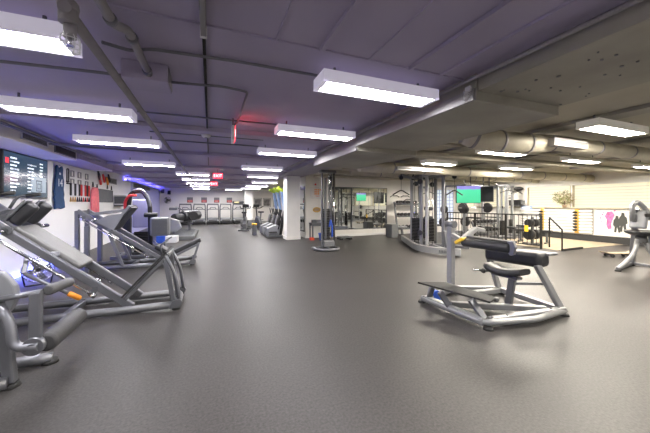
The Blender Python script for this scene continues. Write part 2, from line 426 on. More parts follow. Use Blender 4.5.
GL = 'lights of the left ceiling row'; GR = 'lights of the middle ceiling row'; GX = 'lights over the right side of the gym'
for i, (a, b, y) in enumerate([(-2.05, -0.83, 2.38), (-2.07, -0.85, 4.12), (-2.04, -0.82, 5.9), (-2.07, -0.87, 8.8),
                               (-1.1, 0.0, 11.2), (-1.1, 0.0, 13.4), (-1.1, 0.0, 15.8), (-1.1, 0.0, 18.5), (-1.1, 0, 21.5)]):
    ceiling_light(a, b, y, 'white fluorescent ceiling light, %s in view counted from the near end of the left row' % ordn[i], GL)
for i, (a, b, y) in enumerate([(0.87, 2.08, 2.34), (0.88, 2.09, 4.10), (0.89, 2.11, 5.9), (0.85, 2.05, 8.7),
                               (1.3, 2.48, 11.2), (1.85, 3.1, 14.2), (1.9, 3.2, 17.2), (1.9, 3.2, 19.8), (1.0, 2.2, 21.9)]):
    ceiling_light(a, b, y, 'white fluorescent ceiling light, %s in view counted from the near end of the middle row' % ordn[i], GR)
for a, b, y, lb in [(4.66, 5.9, 2.28, 'wide white ceiling light on the right nearest the camera, in front of the round duct'),
                    (4.95, 6.15, 4.15, 'white ceiling light glimpsed behind the elbow of the round duct'),
                    (5.0, 6.0, 5.85, 'white ceiling light just above the far linear diffuser'),
                    (7.75, 8.95, 4.2, 'white ceiling light seen under the white linear diffuser of the near duct'),
                    (7.75, 8.95, 5.8, 'white ceiling light in front of the ceiling above the green television'),
                    (10.9, 12.1, 4.2, 'white ceiling light at the right edge over the glowing windows'),
                    (8.2, 9.2, 9.0, 'small far ceiling light above the gridded pale blue window'),
                    (11.2, 12.3, 8.9, 'small far ceiling light right of the green television')]:
    ceiling_light(a, b, y, lb, GX, True)
for a, b, y, lb in [(-2.08, -0.85, 0.4, 'ceiling light over the camera in the left row'), (0.91, 2.16, 0.4, 'ceiling light over the camera in the middle row'),
                    (-2.08, -0.85, -1.6, 'ceiling light behind the camera in the left row'), (0.91, 2.16, -1.6, 'ceiling light behind the camera in the middle row'),
                    (4.75, 5.95, -0.6, 'ceiling light out of frame on the right, first'), (7.75, 8.95, 0.6, 'ceiling light out of frame on the right, by the racks'),
                    (10.9, 12.1, 1.2, 'ceiling light out of frame on the right, by the windows'), (10.9, 12.1, 7.35, 'ceiling light over the wooden landing'), (4.4, 5.6, 19.5, FAR), (4.4, 5.6, 16.0, 'added unseen ceiling light behind the white column past the side mirror')]:  # last two are unseen, added to brighten the far right zone
    ceiling_light(a, b, y, lb, GX, a > 4)

# LED strips read from the blue glow; cove trim added to hide one
struct(MB().box(XL, XL+0.13, 14.5, 23.9, 2.40, 2.415).build('trim_20', 'wall_blue_lit')); struct(MB().box(XL+0.115, XL+0.13, 14.5, 23.9, 2.415, 2.455).build('trim_21', 'wall_blue_lit'))
tag(MB().box(XL+0.02, XL+0.09, 14.6, 23.8, 2.4155, 2.43).build('led_strip', 'led_violet'), 'violet blue light strip in the added cove high along the far left wall', 'light strip')
tag(MB().box(XL+0.005, XL+0.05, 5.6, 9.6, 0.03, 0.06).build('led_strip', 'led_blue'), 'blue light strip low along the left wall behind the sled machines', 'light strip')

# ------------------------------------------------------------------ pipes, conduit, ducts under the ceiling
def pipe(label, pts, r, m='conduit', fil=0.06, name='ceiling_pipe', cat='pipe', n=8):
    o = MB().tube(fillet(pts, fil), r, n).build(name, m)
    return tag(o, label, cat)
pb = thing('sprinkler_pipe', 'long painted sprinkler pipe along the left ceiling with a caged head', 'pipe', (-0.72, 1.99, 2.45))
MB().tube([(0, -0.05, 0), (0, 13, 0)], 0.032, 10).build('pipe_run', 'pipe_paint', pb)
hd = MB(); hd.cyl((0, 0, 0.05), (0, 0, -0.06), 0.045, n=12); hd.cyl((0, 0.02, -0.05), (0, 0.02, -0.13), 0.03, n=10)
hd.ball((0, 0, 0.03), 0.05); hd.build('elbow', 'pipe_paint', pb)
cg = MB()
for k in range(8):
    a = k*PI/4; cx, cy = math.cos(a)*0.045, math.sin(a)*0.045
    cg.tube(fillet([(cx*0.5, 0.02+cy*0.5, -0.11), (cx, 0.02+cy, -0.13), (cx, 0.02+cy, -0.20), (cx*0.4, 0.02+cy*0.4, -0.215)], 0.02), 0.0022, 5)
for z in (-0.14, -0.17, -0.20):
    cg.tube([(0.045*math.cos(t*PI/8), 0.02+0.045*math.sin(t*PI/8), z) for t in range(17)], 0.002, 5)
cg.build('head_cage', 'white_metal', pb)
sc = MB(); sc.cyl((0, 0.02, -0.13), (0, 0.02, -0.17), 0.008); sc.cyl((0, 0.02, -0.172), (0, 0.02, -0.176), 0.02); sc.build('sprinkler_head', 'chrome', pb)
pa = thing('ceiling_pipe', 'painted offset pipe ending in the flat box on the left ceiling', 'pipe', (-0.55, 1.8, 2.50))
MB().tube(fillet([(-0.02, -1.6, 0), (0, 0.32, 0), (0.07, 0.36, 0), (0.07, 1.05, 0)], 0.05), 0.028, 10).build('pipe_run', 'pipe_paint', pa)
for y in (-0.3, 0.27, 0.45, 0.95): MB().cyl((0.0 if y < 0.33 else 0.07, y-0.02, 0), (0.0 if y < 0.33 else 0.07, y+0.02, 0), 0.036, n=10).build('coupling', 'conduit', pa)
jb = thing('junction_box', 'flat mauve box under the ceiling where the offset pipe ends', 'junction box', (-0.48, 2.95, 2.45))
MB().box(-0.20, 0.14, -0.13, 0.17, 0, 0.15, 0.006).build('box', 'ceiling_mauve', jb)
MB().box(0.14, 0.148, -0.10, 0.14, 0.01, 0.14, 0.003).build('cover_plate', 'pipe_paint', jb)
tl = thing('track_light', 'pale tube fitting on the ceiling above the middle of the room', 'light fitting', (-0.04, 0.9, 2.51))
MB().box(-0.018, 0.018, -1.6, 1.18, 0.0, 0.09, 0.006).build('housing', 'beam_white', tl)
MB().box(-0.022, 0.022, 1.18, 1.20, -0.004, 0.09, 0.003).build('end_cap', 'white_metal', tl)
pipe('thin dark conduit running away from the end of the pale tube fitting', [(-0.04, 2.10, H-0.015), (-0.04, 9.5, H-0.015)], 0.012, 'black_metal')
pipe('conduit crossing the ceiling from the left bulkhead to the flat box', [(-2.7, 3.2, 2.54), (-0.9, 3.05, 2.54), (-0.68, 3.02, 2.53)], 0.014, 'conduit')
pipe('wavy conduit crossing above the offset pipe to the middle row lights', [(-0.70, 2.45, 2.53), (-0.55, 2.57, 2.555), (-0.42, 2.49, 2.56), (0.2, 2.48, 2.575), (0.90, 2.45, 2.56)], 0.013, 'conduit')
pipe('conduit bending from the flat box towards the edge-on exit sign', [(-0.34, 3.02, 2.53), (0.12, 3.0, 2.55), (0.36, 3.05, 2.55), (0.36, 4.2, 2.55), (0.32, 4.28, 2.52)], 0.013, 'conduit')
pipe('thin conduit crossing behind the second lights of both rows', [(-0.85, 4.25, 2.565), (0.9, 4.2, 2.565)], 0.012, 'conduit')
pipe('thin conduit crossing behind the second beam of the left ceiling', [(-0.9, 5.35, 2.565), (0.9, 5.3, 2.565)], 0.012, 'conduit')
pipe('thin conduit joining the third lights of both rows', [(-0.87, 5.95, 2.56), (0.91, 5.9, 2.56)], 0.012, 'conduit')
pipe('thin pipe along the face of the bulkhead above the wall screen', [(-2.62, 1.0, 2.50), (-2.62, 9.0, 2.50)], 0.022, 'conduit')
pipe('black sagging pipe bracket line under the ceiling left of the second light', [(-2.55, 6.3, 2.42), (-1.9, 6.6, 2.45), (-0.75, 6.9, 2.47)], 0.016, 'conduit')
pipe('grey pipe hugging the left face of the long beam', [(2.20, -2.0, 2.53), (2.20, 1.7, 2.53), (2.20, 9.5, 2.50)], 0.018, 'pipe_paint')
# cable bundle hanging at the near end of the beam
cb = MB()
for k in range(5):
    cb.tube([(2.235+0.03*math.sin(t*0.8+k)*(1 if 0 < t < 12 else 0.2), 2.0+0.035*math.cos(t*0.9+k*1.3), 2.46-0.012*t if t < 8 else 2.46-0.012*(16-t)) for t in range(13)], 0.004, 5)
cb.box(2.215, 2.245, 1.97, 2.03, 2.44, 2.49, 0.004)
tag(cb.build('cable_bundle', 'white_metal'), 'coiled pale cable hanging at the near end of the boxed beam', 'cable')

# round ducts on the right
def duct(label, pts, rs, diff, rivet=None):
    t = thing('air_duct', label, 'air duct', pts[0])
    o0 = Vector(pts[0]); P = [Vector(p)-o0 for p in pts]
    MB().tube(P, rs, 18).build('duct_body', 'duct_paint', t)
    for i in range(len(P)-1):
        L = (P[i+1]-P[i]).length; n = max(1, int(L/1.1))
        for k in range(1, n+1):
            q = P[i].lerp(P[i+1], k/(n+0.5)); d = (P[i+1]-P[i]).normalized()
            r = rs[i]+(rs[i+1]-rs[i])*k/(n+0.5)
            MB().cyl(q-d*0.02, q+d*0.02, r+0.007, n=18).build('joint_band', 'pipe_paint', t)
    for x0, x1, y, z0, z1 in diff:
        d = MB()
        d.box(x0, x1, y, y+0.10, z0, z1, 0.004); dd = d.build('diffuser_box', 'vent_grey', t); dd.location = -o0
        s = MB()
        for k in range(3):
            z = z0+0.03+k*(z1-z0-0.05)/3; s.box(x0+0.02, x1-0.02, y-0.003, y+0.003, z, z+0.012)
        s2 = s.build('slots', 'vent_dark', dd)
    return t
duct('thick round duct with an elbow and a white linear diffuser at the near right ceiling',
     [(3.52, 3.25, 2.44), (3.75, 3.15, 2.36), (4.2, 3.05, 2.33), (4.7, 2.98, 2.34), (5.2, 2.95, 2.38), (XR-0.02, 2.95, 2.40)], [0.14, 0.16, 0.165, 0.15, 0.12, 0.115], [(4.78, 5.62, 2.74, 2.28, 2.40)])
duct('far round duct with a long white diffuser above the cable station',
     [(3.55, 6.55, 2.36), (6.0, 6.45, 2.36), (XR-0.02, 6.4, 2.36)], [0.14, 0.14, 0.14], [(4.45, 5.9, 6.18, 2.27, 2.37)])
duct('slim round duct crossing in front of the far windows', [(4.2, 8.3, 2.42), (XR-0.02, 8.3, 2.42)], [0.11, 0.11], [])
for i, (y, z, r, lb) in enumerate([(3.9, 2.44, 0.03, 'slim pipe crossing behind the near round duct'), (4.7, 2.42, 0.045, 'pale pipe crossing under the right ceiling before the second beam'),
                               (5.0, 2.46, 0.025, 'thinner pipe beside the pale crossing pipe'), (7.0, 2.40, 0.04, 'pipe crossing just beyond the far round duct'),
                               (7.7, 2.42, 0.03, 'pipe crossing before the slim round duct'), (10.2, 2.45, 0.05, 'pipe crossing close to the center wall')]):
    pipe(lb, [(3.6, y, z), (13.2, y, z)], r, 'duct_paint')
for i, (x, y) in enumerate([(7.0, 4.85), (9.4, 4.85), (6.3, 7.35)]):
    v = thing('pipe_valve', ['valve block on the pale crossing pipes', 'second valve block on the pale crossing pipes nearer the windows', 'valve block beyond the far round duct'][i], 'valve', (x, y, 2.40))
    MB().box(-0.10, 0.10, -0.12, 0.12, -0.03, 0.09, 0.01).build('body', 'pipe_paint', v)
    MB().cyl((0, 0, 0.06), (0, 0, 0.2), 0.02).build('stem', 'conduit', v)

# smoke detectors
for x, y, lb in [(-0.06, 5.15-0.05, 'round white smoke detector on the ceiling beam beside the dark conduit'), (0.35, 9.95, 'small far smoke detector past the exit sign on the ceiling')]:
    t = thing('smoke_detector', lb, 'smoke detector', (x, y, H-0.07))
    MB().lathe([(0.05, -0.045), (0.065, -0.03), (0.075, 0.0)], n=18).build('body', 'white_plastic', t)
    MB().lathe([(0.02, -0.055), (0.025, -0.044)], n=10).build('sensor', 'vent_grey', t)

# exit signs
def exit_sign(label, loc, rz, size=(0.32, 0.19), sides=(-1, 1), fm='exit_red'):
    t = thing('exit_sign', label, 'exit sign', loc, rz)
    hx, hz = size[0]/2, size[1]/2
    MB().box(-hx, hx, -0.02, 0.02, -hz, hz, 0.008).build('housing', 'white_plastic', t)
    for s in sides:
        f = MB().box(-hx+0.012, hx-0.012, s*0.021-0.002, s*0.021+0.002, -hz+0.012, hz-0.012).build('face', fm, t)
        text('lettering', 'EXIT', 0.135, 'exit_letters', (0, s*0.0245, -0.005), (PI/2, 0, 0 if s < 0 else PI), f)
    MB().cyl((0, 0, hz), (0, 0, H-loc[2]), 0.012).build('stem', 'conduit', t)
    return t
exit_sign('edge-on exit sign throwing red light on the ceiling', (0.30, 4.24, 2.37), PI/2-0.02, (0.30, 0.20), (-1,), 'exit_red_bright')
exit_sign('upper lit red exit sign hanging over the far aisle', (0.25, 10.5, 2.36), -0.05)
exit_sign('lower lit red exit sign hanging further down the far aisle', (0.17, 14.1, 2.32), -0.05)

# ------------------------------------------------------------------ left wall: screen, garments, handles
WX = XL
tv = thing('wall_screen', 'large black-framed wall screen showing rows of white text on dark blue', 'screen', (WX, 7.47, 1.94))
MB().box(0.0, 0.06, -0.75, 0.75, -0.42, 0.42, 0.006).build('bezel', 'black_plastic', tv)
sc = MB().box(0.058, 0.064, -0.72, 0.72, -0.395, 0.395).build('screen', 'screen_dark', tv)
tx = MB(); td = MB(); rnd = random.Random(3)
for r in range(10):
    z = 0.30-r*0.066
    yy = -0.55
    for k in range(rnd.randint(3, 5)):
        L = rnd.uniform(0.02, 0.07); (tx if rnd.random() < 0.75 else td).box(0.0645, 0.0655, yy, yy+L, z-0.014, z+0.014); yy += L+0.012
    if r > 0:
        yy = -0.02
        for k in range(rnd.randint(2, 4) + (3 if r in (1, 3) else 0)):
            L = rnd.uniform(0.02, 0.06); (tx if rnd.random() < 0.6 else td).box(0.0645, 0.0655, yy, yy+L, z-0.012, z+0.012); yy += L+0.012
    if r in (0, 1, 2, 3, 4):
        yy = 0.42
        for k in range(2):
            L = rnd.uniform(0.03, 0.06); tx.box(0.0645, 0.0655, yy, yy+L, z-0.012, z+0.012); yy += L+0.014
tx.build('lettering', 'text_glow', sc); td.build('lettering', 'text_glow_dim', sc)
MB().box(0.0645, 0.0655, -0.69, -0.59, 0.19, 0.29).build('red_badge', 'screen_red', sc)
pc = MB(); pc.box(0.0642, 0.0652, 0.10, 0.66, -0.30, 0.02); pc.build('floor_plan', 'screen_pale', sc)
pl = MB()
for a in ((0.28, 0.50, -0.28, -0.26), (0.28, 0.50, -0.07, -0.05), (0.28, 0.30, -0.28, -0.05), (0.48, 0.50, -0.28, -0.05), (0.33, 0.45, -0.13, -0.115), (0.33, 0.345, -0.22, -0.115), (0.435, 0.45, -0.22, -0.115), (0.33, 0.45, -0.23, -0.215)):
    pl.box(0.0652, 0.066, *a)
pl.build('plan_lines', 'screen_dark', sc)

jy = thing('jersey', 'navy sleeveless jersey with white number hanging beside the wall screen', 'jersey', (WX+0.012, 8.78, 1.8))
pts = [(-0.16, 0.48), (-0.13, 0.52), (-0.07, 0.50), (0, 0.42), (0.07, 0.50), (0.13, 0.52), (0.17, 0.46), (0.16, 0.30), (0.22, 0.16), (0.20, -0.05), (0.235, -0.16), (0.21, -0.26), (0.25, -0.34),
       (0.27, -0.49), (0.10, -0.52), (-0.08, -0.49), (-0.22, -0.52), (-0.21, -0.32), (-0.25, -0.25), (-0.20, -0.18), (-0.24, -0.10), (-0.21, 0.0), (-0.20, 0.16), (-0.15, 0.30)]
MB().prism(pts, 'yz', 0.015, 0.05, 0.008).build('body', 'navy', jy)
text('number', '14', 0.26, 'white_cloth', (0.053, 0, 0.10), (PI/2, 0, PI/2), jy, 0.002)
MB().box(0.05, 0.053, -0.04, 0.04, 0.30, 0.35).build('neck_tag', 'white_cloth', jy)
MB().cyl((0, 0, 0.53), (0.06, 0, 0.53), 0.008, n=8).build('hook', 'chrome', jy)

def wall_hook_rail(): pass
k = 0
GS = 'square handles on the left wall'
for r, z in enumerate((2.20, 1.98)):
    for c, y in enumerate((9.55, 10.0, 10.5)):
        nm = ['first', 'second', 'third'][c]
        t = thing('stirrup_grip', 'square grey stirrup handle on the white wall, %s in the %s row from the jersey' % (nm, 'upper' if r == 0 else 'lower'), 'cable handle', (WX, y, z), 0, GS)
        f = MB()
        for a in ((-0.10, 0.10, 0.06, 0.085), (-0.10, 0.10, -0.085, -0.06), (-0.10, -0.075, -0.085, 0.085), (0.075, 0.10, -0.085, 0.085)):
            f.box(0.015, 0.04, *a, 0.004)
        f.build('frame', 'vent_grey', t)
        MB().cyl((0.0, 0, 0.07), (0.05, 0, 0.07), 0.01, n=8).build('hook', 'chrome', t)
        MB().box(0.0, 0.012, -0.06, 0.06, -0.05, 0.05, 0.003).build('back_plate', 'bulkhead_paint', t)
t = thing('cable_attachment', 'tall dark double handle on the white wall between the jersey and the square handles', 'cable handle', (WX, 9.25, 2.14))
MB().tube(fillet([(0.04, -0.05, -0.18), (0.04, -0.05, 0.16), (0.04, 0.05, 0.16), (0.04, 0.05, -0.18)], 0.04), 0.013, 8).build('loop', 'black_metal', t)
MB().cyl((0.04, -0.06, -0.17), (0.04, 0.06, -0.17), 0.018, n=10).build('grip', 'rubber', t)
MB().cyl((0, 0, 0.14), (0.05, 0, 0.14), 0.009, n=8).build('hook', 'chrome', t)
for y, z, lb in ((10.95, 2.02, 'black crossed handle pair on the wall below the red loop bands'), (11.3, 1.97, 'small grey handle on the wall above the coral towel'), (12.3, 2.02, 'grey handle on the wall over the dark board'), (12.75, 2.0, 'last grey handle on the wall over the dark board')):
    t = thing('cable_attachment', lb, 'cable handle', (WX, y, z))
    MB().tube(fillet([(0.04, -0.06, -0.08), (0.04, 0, 0.07), (0.04, 0.06, -0.08), (0.04, -0.06, -0.08)], 0.02), 0.011, 8).build('loop', 'black_metal', t)
    MB().cyl((0, 0, 0.05), (0.05, 0, 0.05), 0.009, n=8).build('hook', 'chrome', t)
rail = thing('hook_rail', 'black hook rail on the left wall carrying the hanging resistance tubes', 'hook rail', (WX, 9.95, 1.93))
MB().box(0.0, 0.03, -0.68, 0.72, -0.02, 0.02, 0.004).build('rail', 'black_metal', rail)
hk = MB()
GB = 'resistance tubes hanging on the left wall'
cols = ['rubber', 'white_cloth', 'rubber', 'white_cloth', 'rubber', 'red', 'white_cloth', 'red', 'rubber', 'red']
cn = {'rubber': 'black', 'white_cloth': 'white', 'red': 'red'}
for i, c in enumerate(cols):
    y = 9.36+i*0.135
    hk.cyl((0.03, y-9.95, 0.0), (0.075, y-9.95, 0.006), 0.007, n=8)
    t = thing('resistance_tube', '%s resistance tube hanging from the wall rail, %s from the jersey' % (cn[c], ordn[i]), 'resistance tube', (WX, y, 1.93), 0, GB)
    MB().tube(fillet([(0.06, -0.028, 0.0), (0.06, -0.03, -0.30), (0.06, 0.03, -0.30), (0.06, 0.028, 0.0), (0.06, -0.028, 0.0)], 0.02), 0.013, 8).build('tube', c, t)
    h = MB(); h.tube(fillet([(0.06, -0.04, -0.46), (0.06, 0, -0.34), (0.06, 0.04, -0.46), (0.06, -0.04, -0.46)], 0.02), 0.010, 8)
    h.build('handle', 'red' if i > 4 and c != 'red' else ('gold' if i < 3 else 'rubber'), t)
hk.build('hook', 'chrome', rail)
tw = thing('towel', 'coral red towel hanging on the left wall past the resistance tubes', 'towel', (WX+0.012, 11.1, 1.52))
n = 14; p1 = []; p2 = []
for i in range(n+1):
    y = -0.33+0.66*i/n
    p1.append((0.05+0.018*math.sin(i*1.7), y)); p2.append((0.02+0.018*math.sin(i*1.7), y))
mb = MB(); lv = [(0.40, 0.55), (0.30, 0.85), (0.0, 1.0), (-0.38, 1.05)]
rows = []
for z, s in lv:
    rows.append(([mb.bm.verts.new((x, y*s+0.05*(z-0.4)*-0.5, z)) for x, y in p1], [mb.bm.verts.new((x, y*s+0.05*(z-0.4)*-0.5, z)) for x, y in p2]))
for j in range(len(rows)-1):
    for q in (0, 1):
        for i in range(n):
            f = mb.bm.faces.new((rows[j][q][i], rows[j][q][i+1], rows[j+1][q][i+1], rows[j+1][q][i])); f.smooth = True
    for i in (0, n):
        mb.bm.faces.new((rows[j][0][i], rows[j][1][i], rows[j+1][1][i], rows[j+1][0][i]))
for j in (0, len(rows)-1):
    for i in range(n): mb.bm.faces.new((rows[j][0][i], rows[j][0][i+1], rows[j][1][i+1], rows[j][1][i]))
mb.build('cloth', 'coral', tw)
MB().cyl((0, 0.0, 0.40), (0.07, 0.0, 0.40), 0.012, n=8).build('hook', 'chrome', tw)
for y, z, c, lb in ((11.5, 2.34, 'charcoal', 'black loop band hanging high on the left wall'), (11.95, 2.28, 'red', 'red loop band hanging high on the left wall'), (12.5, 2.33, 'charcoal', 'black loop band left of the far grey handles'), (12.3, 2.22, 'orange', 'orange loop band hanging high on the left wall'), (11.6, 2.18, 'red', 'folded red strap above the coral towel')):
    t = thing('loop_band', lb, 'loop band', (WX, y, z))
    MB().tube(fillet([(0.04, -0.10, 0.12), (0.04, 0.02, 0.02), (0.04, 0.10, -0.12), (0.04, 0.02, -0.14), (0.04, -0.05, 0.0), (0.04, -0.10, 0.12)], 0.05), 0.024, 8).build('band', c, t)
    MB().cyl((0, -0.08, 0.11), (0.06, -0.08, 0.11), 0.009, n=8).build('hook', 'chrome', t)
t = thing('notice_board', 'dark grey board on the left wall behind the coral towel', 'board', (WX, 12.2, 1.68))
MB().box(0, 0.02, -0.75, 0.75, -0.20, 0.20, 0.003).build('panel', 'board_grey', t)
fr = MB(); fr.box(0, 0.03, -0.77, 0.77, 0.20, 0.22); fr.box(0, 0.03, -0.77, 0.77, -0.22, -0.20); fr.box(0, 0.03, -0.77, -0.75, -0.2, 0.2); fr.box(0, 0.03, 0.75, 0.77, -0.2, 0.2)
fr.build('frame', 'black_metal', t)
t = thing('wall_cabinet', 'white wall unit with dark side past the grey board', 'wall unit', (WX, 13.7, 1.55))
MB().box(0.0, 0.40, -0.55, 0.55, -0.18, 0.20, 0.02).build('body', 'white_plastic', t)
MB().box(0.03, 0.42, -0.57, -0.55, -0.14, 0.14, 0.003).build('side_panel', 'board_grey', t)
sl = MB()
for q in range(5): sl.box(0.40, 0.406, -0.5, 0.5, -0.15+q*0.03, -0.14+q*0.03)
sl.build('louvers', 'vent_grey', t)
MB().box(0.0, 0.30, -0.5, 0.5, -0.24, -0.18, 0.01).build('drip_tray', 'board_grey', t)
# ------------------------------------------------------------------ sled machines on the left
SL = 0.83; u_ = Vector((-0.769, 0, 0.639)); n_ = Vector((0.639, 0, 0.769))
def pt(x, y, off):       # point over the guide rail centre line at local x, raised off along the rail normal
    return Vector((x, y, 0.085+(-0.52-x)*SL)) + n_*off
def sled_base(root, y2=0.29, xt=-2.57):
    zt = 0.085+(-0.52-xt)*SL
    b = MB()
    for s in (-1, 1):
        b.tube(fillet([(-0.04, s*y2, 0.065), (xt-0.03, s*y2, 0.065)], 0.05), 0.042, 12, sy=1.15)
        b.bar((xt, s*0.25, 0.05), (xt, s*0.25, zt), 0.07, 0.09, bev=0.008)
    b.tube(fillet([(-0.06, -y2-0.03, 0.065), (0.0, -y2*0.5, 0.065), (0.0, y2*0.5, 0.065), (-0.06, y2+0.03, 0.065)], 0.15), 0.042, 12)
    b.bar((xt, -0.32, 0.06), (xt, 0.32, 0.06), 0.08, 0.08, bev=0.01)
    b.bar((xt, -0.25, zt-0.03), (xt, 0.25, zt-0.03), 0.07, 0.07, bev=0.01)
    b.bar((-1.2, -y2, 0.065), (-1.2, y2, 0.065), 0.07, 0.07, bev=0.01)
    b.build('base_frame', 'silver', root)
    for s in (-1, 1):
        MB().cyl((-0.02, s*y2, 0.0), (-0.02, s*y2, 0.03), 0.05, 0.045, 12).build('rubber_foot', 'rubber', root)
        MB().cyl((xt, s*0.30, 0.0), (xt, s*0.30, 0.03), 0.05, 0.045, 12).build('rubber_foot', 'rubber', root)
        MB().prism([(-0.10, 0.03), (0.03, 0.03), (0.06, 0.10), (0.02, 0.15), (-0.06, 0.12)], 'xz', s*(y2+0.03)-0.02, s*(y2+0.03)+0.02, 0.006).build('end_bracket', 'silver_dark', root)
        MB().bar(pt(-0.52, s*0.25, 0), pt(xt, s*0.25, 0), 0.058, 0.095, bev=0.014).build('guide_rail', 'silver', root)
        c = MB(); c.cyl(pt(-0.85, s*0.34, -0.08), pt(xt+0.1, s*0.34, -0.08), 0.017, n=10)
        c.cyl(pt(-0.87, s*0.34, -0.08), pt(-0.83, s*0.34, -0.08), 0.032, n=10)
        c.bar(pt(-0.88, s*0.25, -0.02), pt(-0.88, s*0.36, -0.08), 0.05, 0.05); c.bar(pt(xt+0.14, s*0.25, -0.02), pt(xt+0.14, s*0.36, -0.08), 0.05, 0.05)
        c.build('guide_rod', 'chrome', root)
hs = thing('hack_squat_machine', 'grey hack squat sled with long back pad and shoulder pads, nearest of the angled machines', 'exercise machine', (-0.40, 4.60, 0))
sled_base(hs)
MB().slab4((-0.62, -0.31, 0.22), (-0.62, 0.31, 0.22), (-0.13, 0.31, 0.76), (-0.13, -0.31, 0.76), 0.022).build('foot_plate', 'rubber', hs)
pf = MB()
for s in (-1, 1):
    pf.bar((-0.60, s*0.27, 0.19), (-0.11, s*0.27, 0.735), 0.045, 0.05, bev=0.01)
pf.bar((-0.12, -0.27, 0.72), (-0.12, 0.27, 0.72), 0.04, 0.05, bev=0.01)
pf.build('plate_frame', 'silver_dark', hs)
for s in (-1, 1):
    MB().bar((-0.15, s*0.27, 0.68), (-0.05, s*0.27, 0.09), 0.05, 0.06, up=(1,0,0), bev=0.01).build('strut', 'silver', hs)
    MB().tube(fillet([(-0.14, s*0.29, 0.72), (-0.02, s*0.31, 0.45), (0.02, s*0.31, 0.12)], 0.2), 0.022, 10).build('strut', 'silver', hs)
# carriage with pads
ca = MB()
for s in (-1, 1):
    ca.bar(pt(-1.25, s*0.16, -0.04), pt(-1.95, s*0.16, -0.04), 0.05, 0.07, bev=0.01)
    ca.bar(pt(-1.35, s*0.25, 0.05), pt(-1.35, s*0.13, -0.03), 0.12, 0.06, bev=0.01)
    ca.bar(pt(-1.95, s*0.25, 0.05), pt(-1.95, s*0.13, -0.03), 0.12, 0.06, bev=0.01)
ca.build('carriage', 'silver', hs)
bp = MB(); R = Matrix((u_, Vector((0, 1, 0)), u_.cross(Vector((0, 1, 0))))).transposed()
bp.obox(pt(-1.42, 0, 0.05), (0.80, 0.42, 0.075), R, 0.03, 4); bp.build('back_pad', 'light_vinyl', hs)
MB().obox(pt(-1.42, 0, 0.004), (0.78, 0.40, 0.02), R, 0.005).build('pad_board', 'black_plastic', hs)
for s in (-1, 1):
    sp = MB()
    a = pt(-1.76, s*0.155, 0.08); b = pt(-1.76, s*0.155, 0.36)
    sp.obox((a+b)/2, (0.13, 0.115, 0.30), R, 0.045, 4); o = sp.build('shoulder_pad', 'black_vinyl', hs)
    so = MB(); so.obox((a+b)/2+u_*0.072+n_*0.0, (0.035, 0.13, 0.31), R, 0.012, 3); so.build('pad_shell', 'silver', o)
    hb = MB(); hb.tube(fillet([pt(-1.98, s*0.24, 0.06), pt(-2.02, s*0.27, 0.22), pt(-1.90, s*0.27, 0.38)], 0.06), 0.017, 10); o = hb.build('handle', 'silver_dark', hs)
    hg = MB(); hg.cyl(pt(-1.97, s*0.27, 0.28), pt(-1.90, s*0.27, 0.39), 0.024, n=10); hg.build('grip', 'rubber', o)
    wh = MB(); wh.cyl(pt(-1.72, s*0.25, 0.03), pt(-1.72, s*0.56, 0.03), 0.024, n=12); o = wh.build('weight_horn', 'chrome', hs)
    ds = MB(); ds.cyl(pt(-1.72, s*0.29, 0.03), pt(-1.72, s*0.32, 0.03), 0.05, n=20); ds.build('collar', 'silver_dark', o)
    st = MB(); st.cyl((-1.50, s*0.42, 0.63), (-1.06, s*0.36, 0.31), 0.02, n=10); st.bar((-1.50, s*0.42, 0.63), (-1.55, s*0.26, 0.80), 0.04, 0.04, bev=0.006)
    o = st.build('stop_rod', 'silver', hs)
    if s < 0:
        tp = MB(); tp.cyl((-1.13, s*0.37, 0.36), (-1.04, s*0.357, 0.295), 0.03, n=12); tp.ball((-1.04, s*0.357, 0.295), 0.03); o2 = tp.build('orange_tip', 'orange', o); o2['label'] = 'orange grip on the end of the stop rod'
    else:
        tp = MB(); tp.cyl((-1.10, s*0.365, 0.34), (-1.04, s*0.357, 0.295), 0.03, n=12); tp.build('end_cap', 'chrome', o)

lp = thing('leg_press_machine', 'grey angled leg press with black sled plate, second sled behind the hack squat', 'exercise machine', (-0.36, 7.58, 0))
SL = 0.72; u_ = Vector((-0.8115, 0, 0.584)); n_ = Vector((0.584, 0, 0.8115)); R = Matrix((u_, Vector((0, 1, 0)), u_.cross(Vector((0, 1, 0))))).transposed()
sled_base(lp, 0.29, -2.15)
sd = MB(); a = pt(-1.60, 0, 0.0); b = pt(-1.60, 0, 0.58)
sd.obox((a+b)/2, (0.05, 0.62, 0.66), R, 0.012); sd.obox(a+u_*0.06, (0.18, 0.50, 0.10), R, 0.012)
for s in (-1, 1):
    sd.bar(b-n_*0.08+Vector((0, s*0.2, 0)), pt(-1.98, s*0.2, 0.06), 0.05, 0.06, bev=0.008)
sd.build('sled', 'shroud_grey', lp)
MB().obox((a+b)/2-u_*0.045+n_*0.02, (0.045, 0.60, 0.60), R, 0.015).build('foot_plate', 'black_vinyl', lp)
for s in (-1, 1):
    MB().prism([(-1.84, 1.04), (-1.62, 1.16), (-1.33, 1.20), (-1.52, 0.84)], 'xz', s*0.31-0.012, s*0.31+0.012, 0.004).build('sled_side_plate', 'shroud_grey', lp)
MB().bar((-0.42, 0, 0.28), (0.16, 0, 0.56), 0.44, 0.10, bev=0.035, seg=4).build('back_rest', 'black_vinyl', lp)
MB().bar((-0.46, 0, 0.26), (-0.78, 0, 0.44), 0.40, 0.09, bev=0.03, seg=4).build('seat', 'black_vinyl', lp)
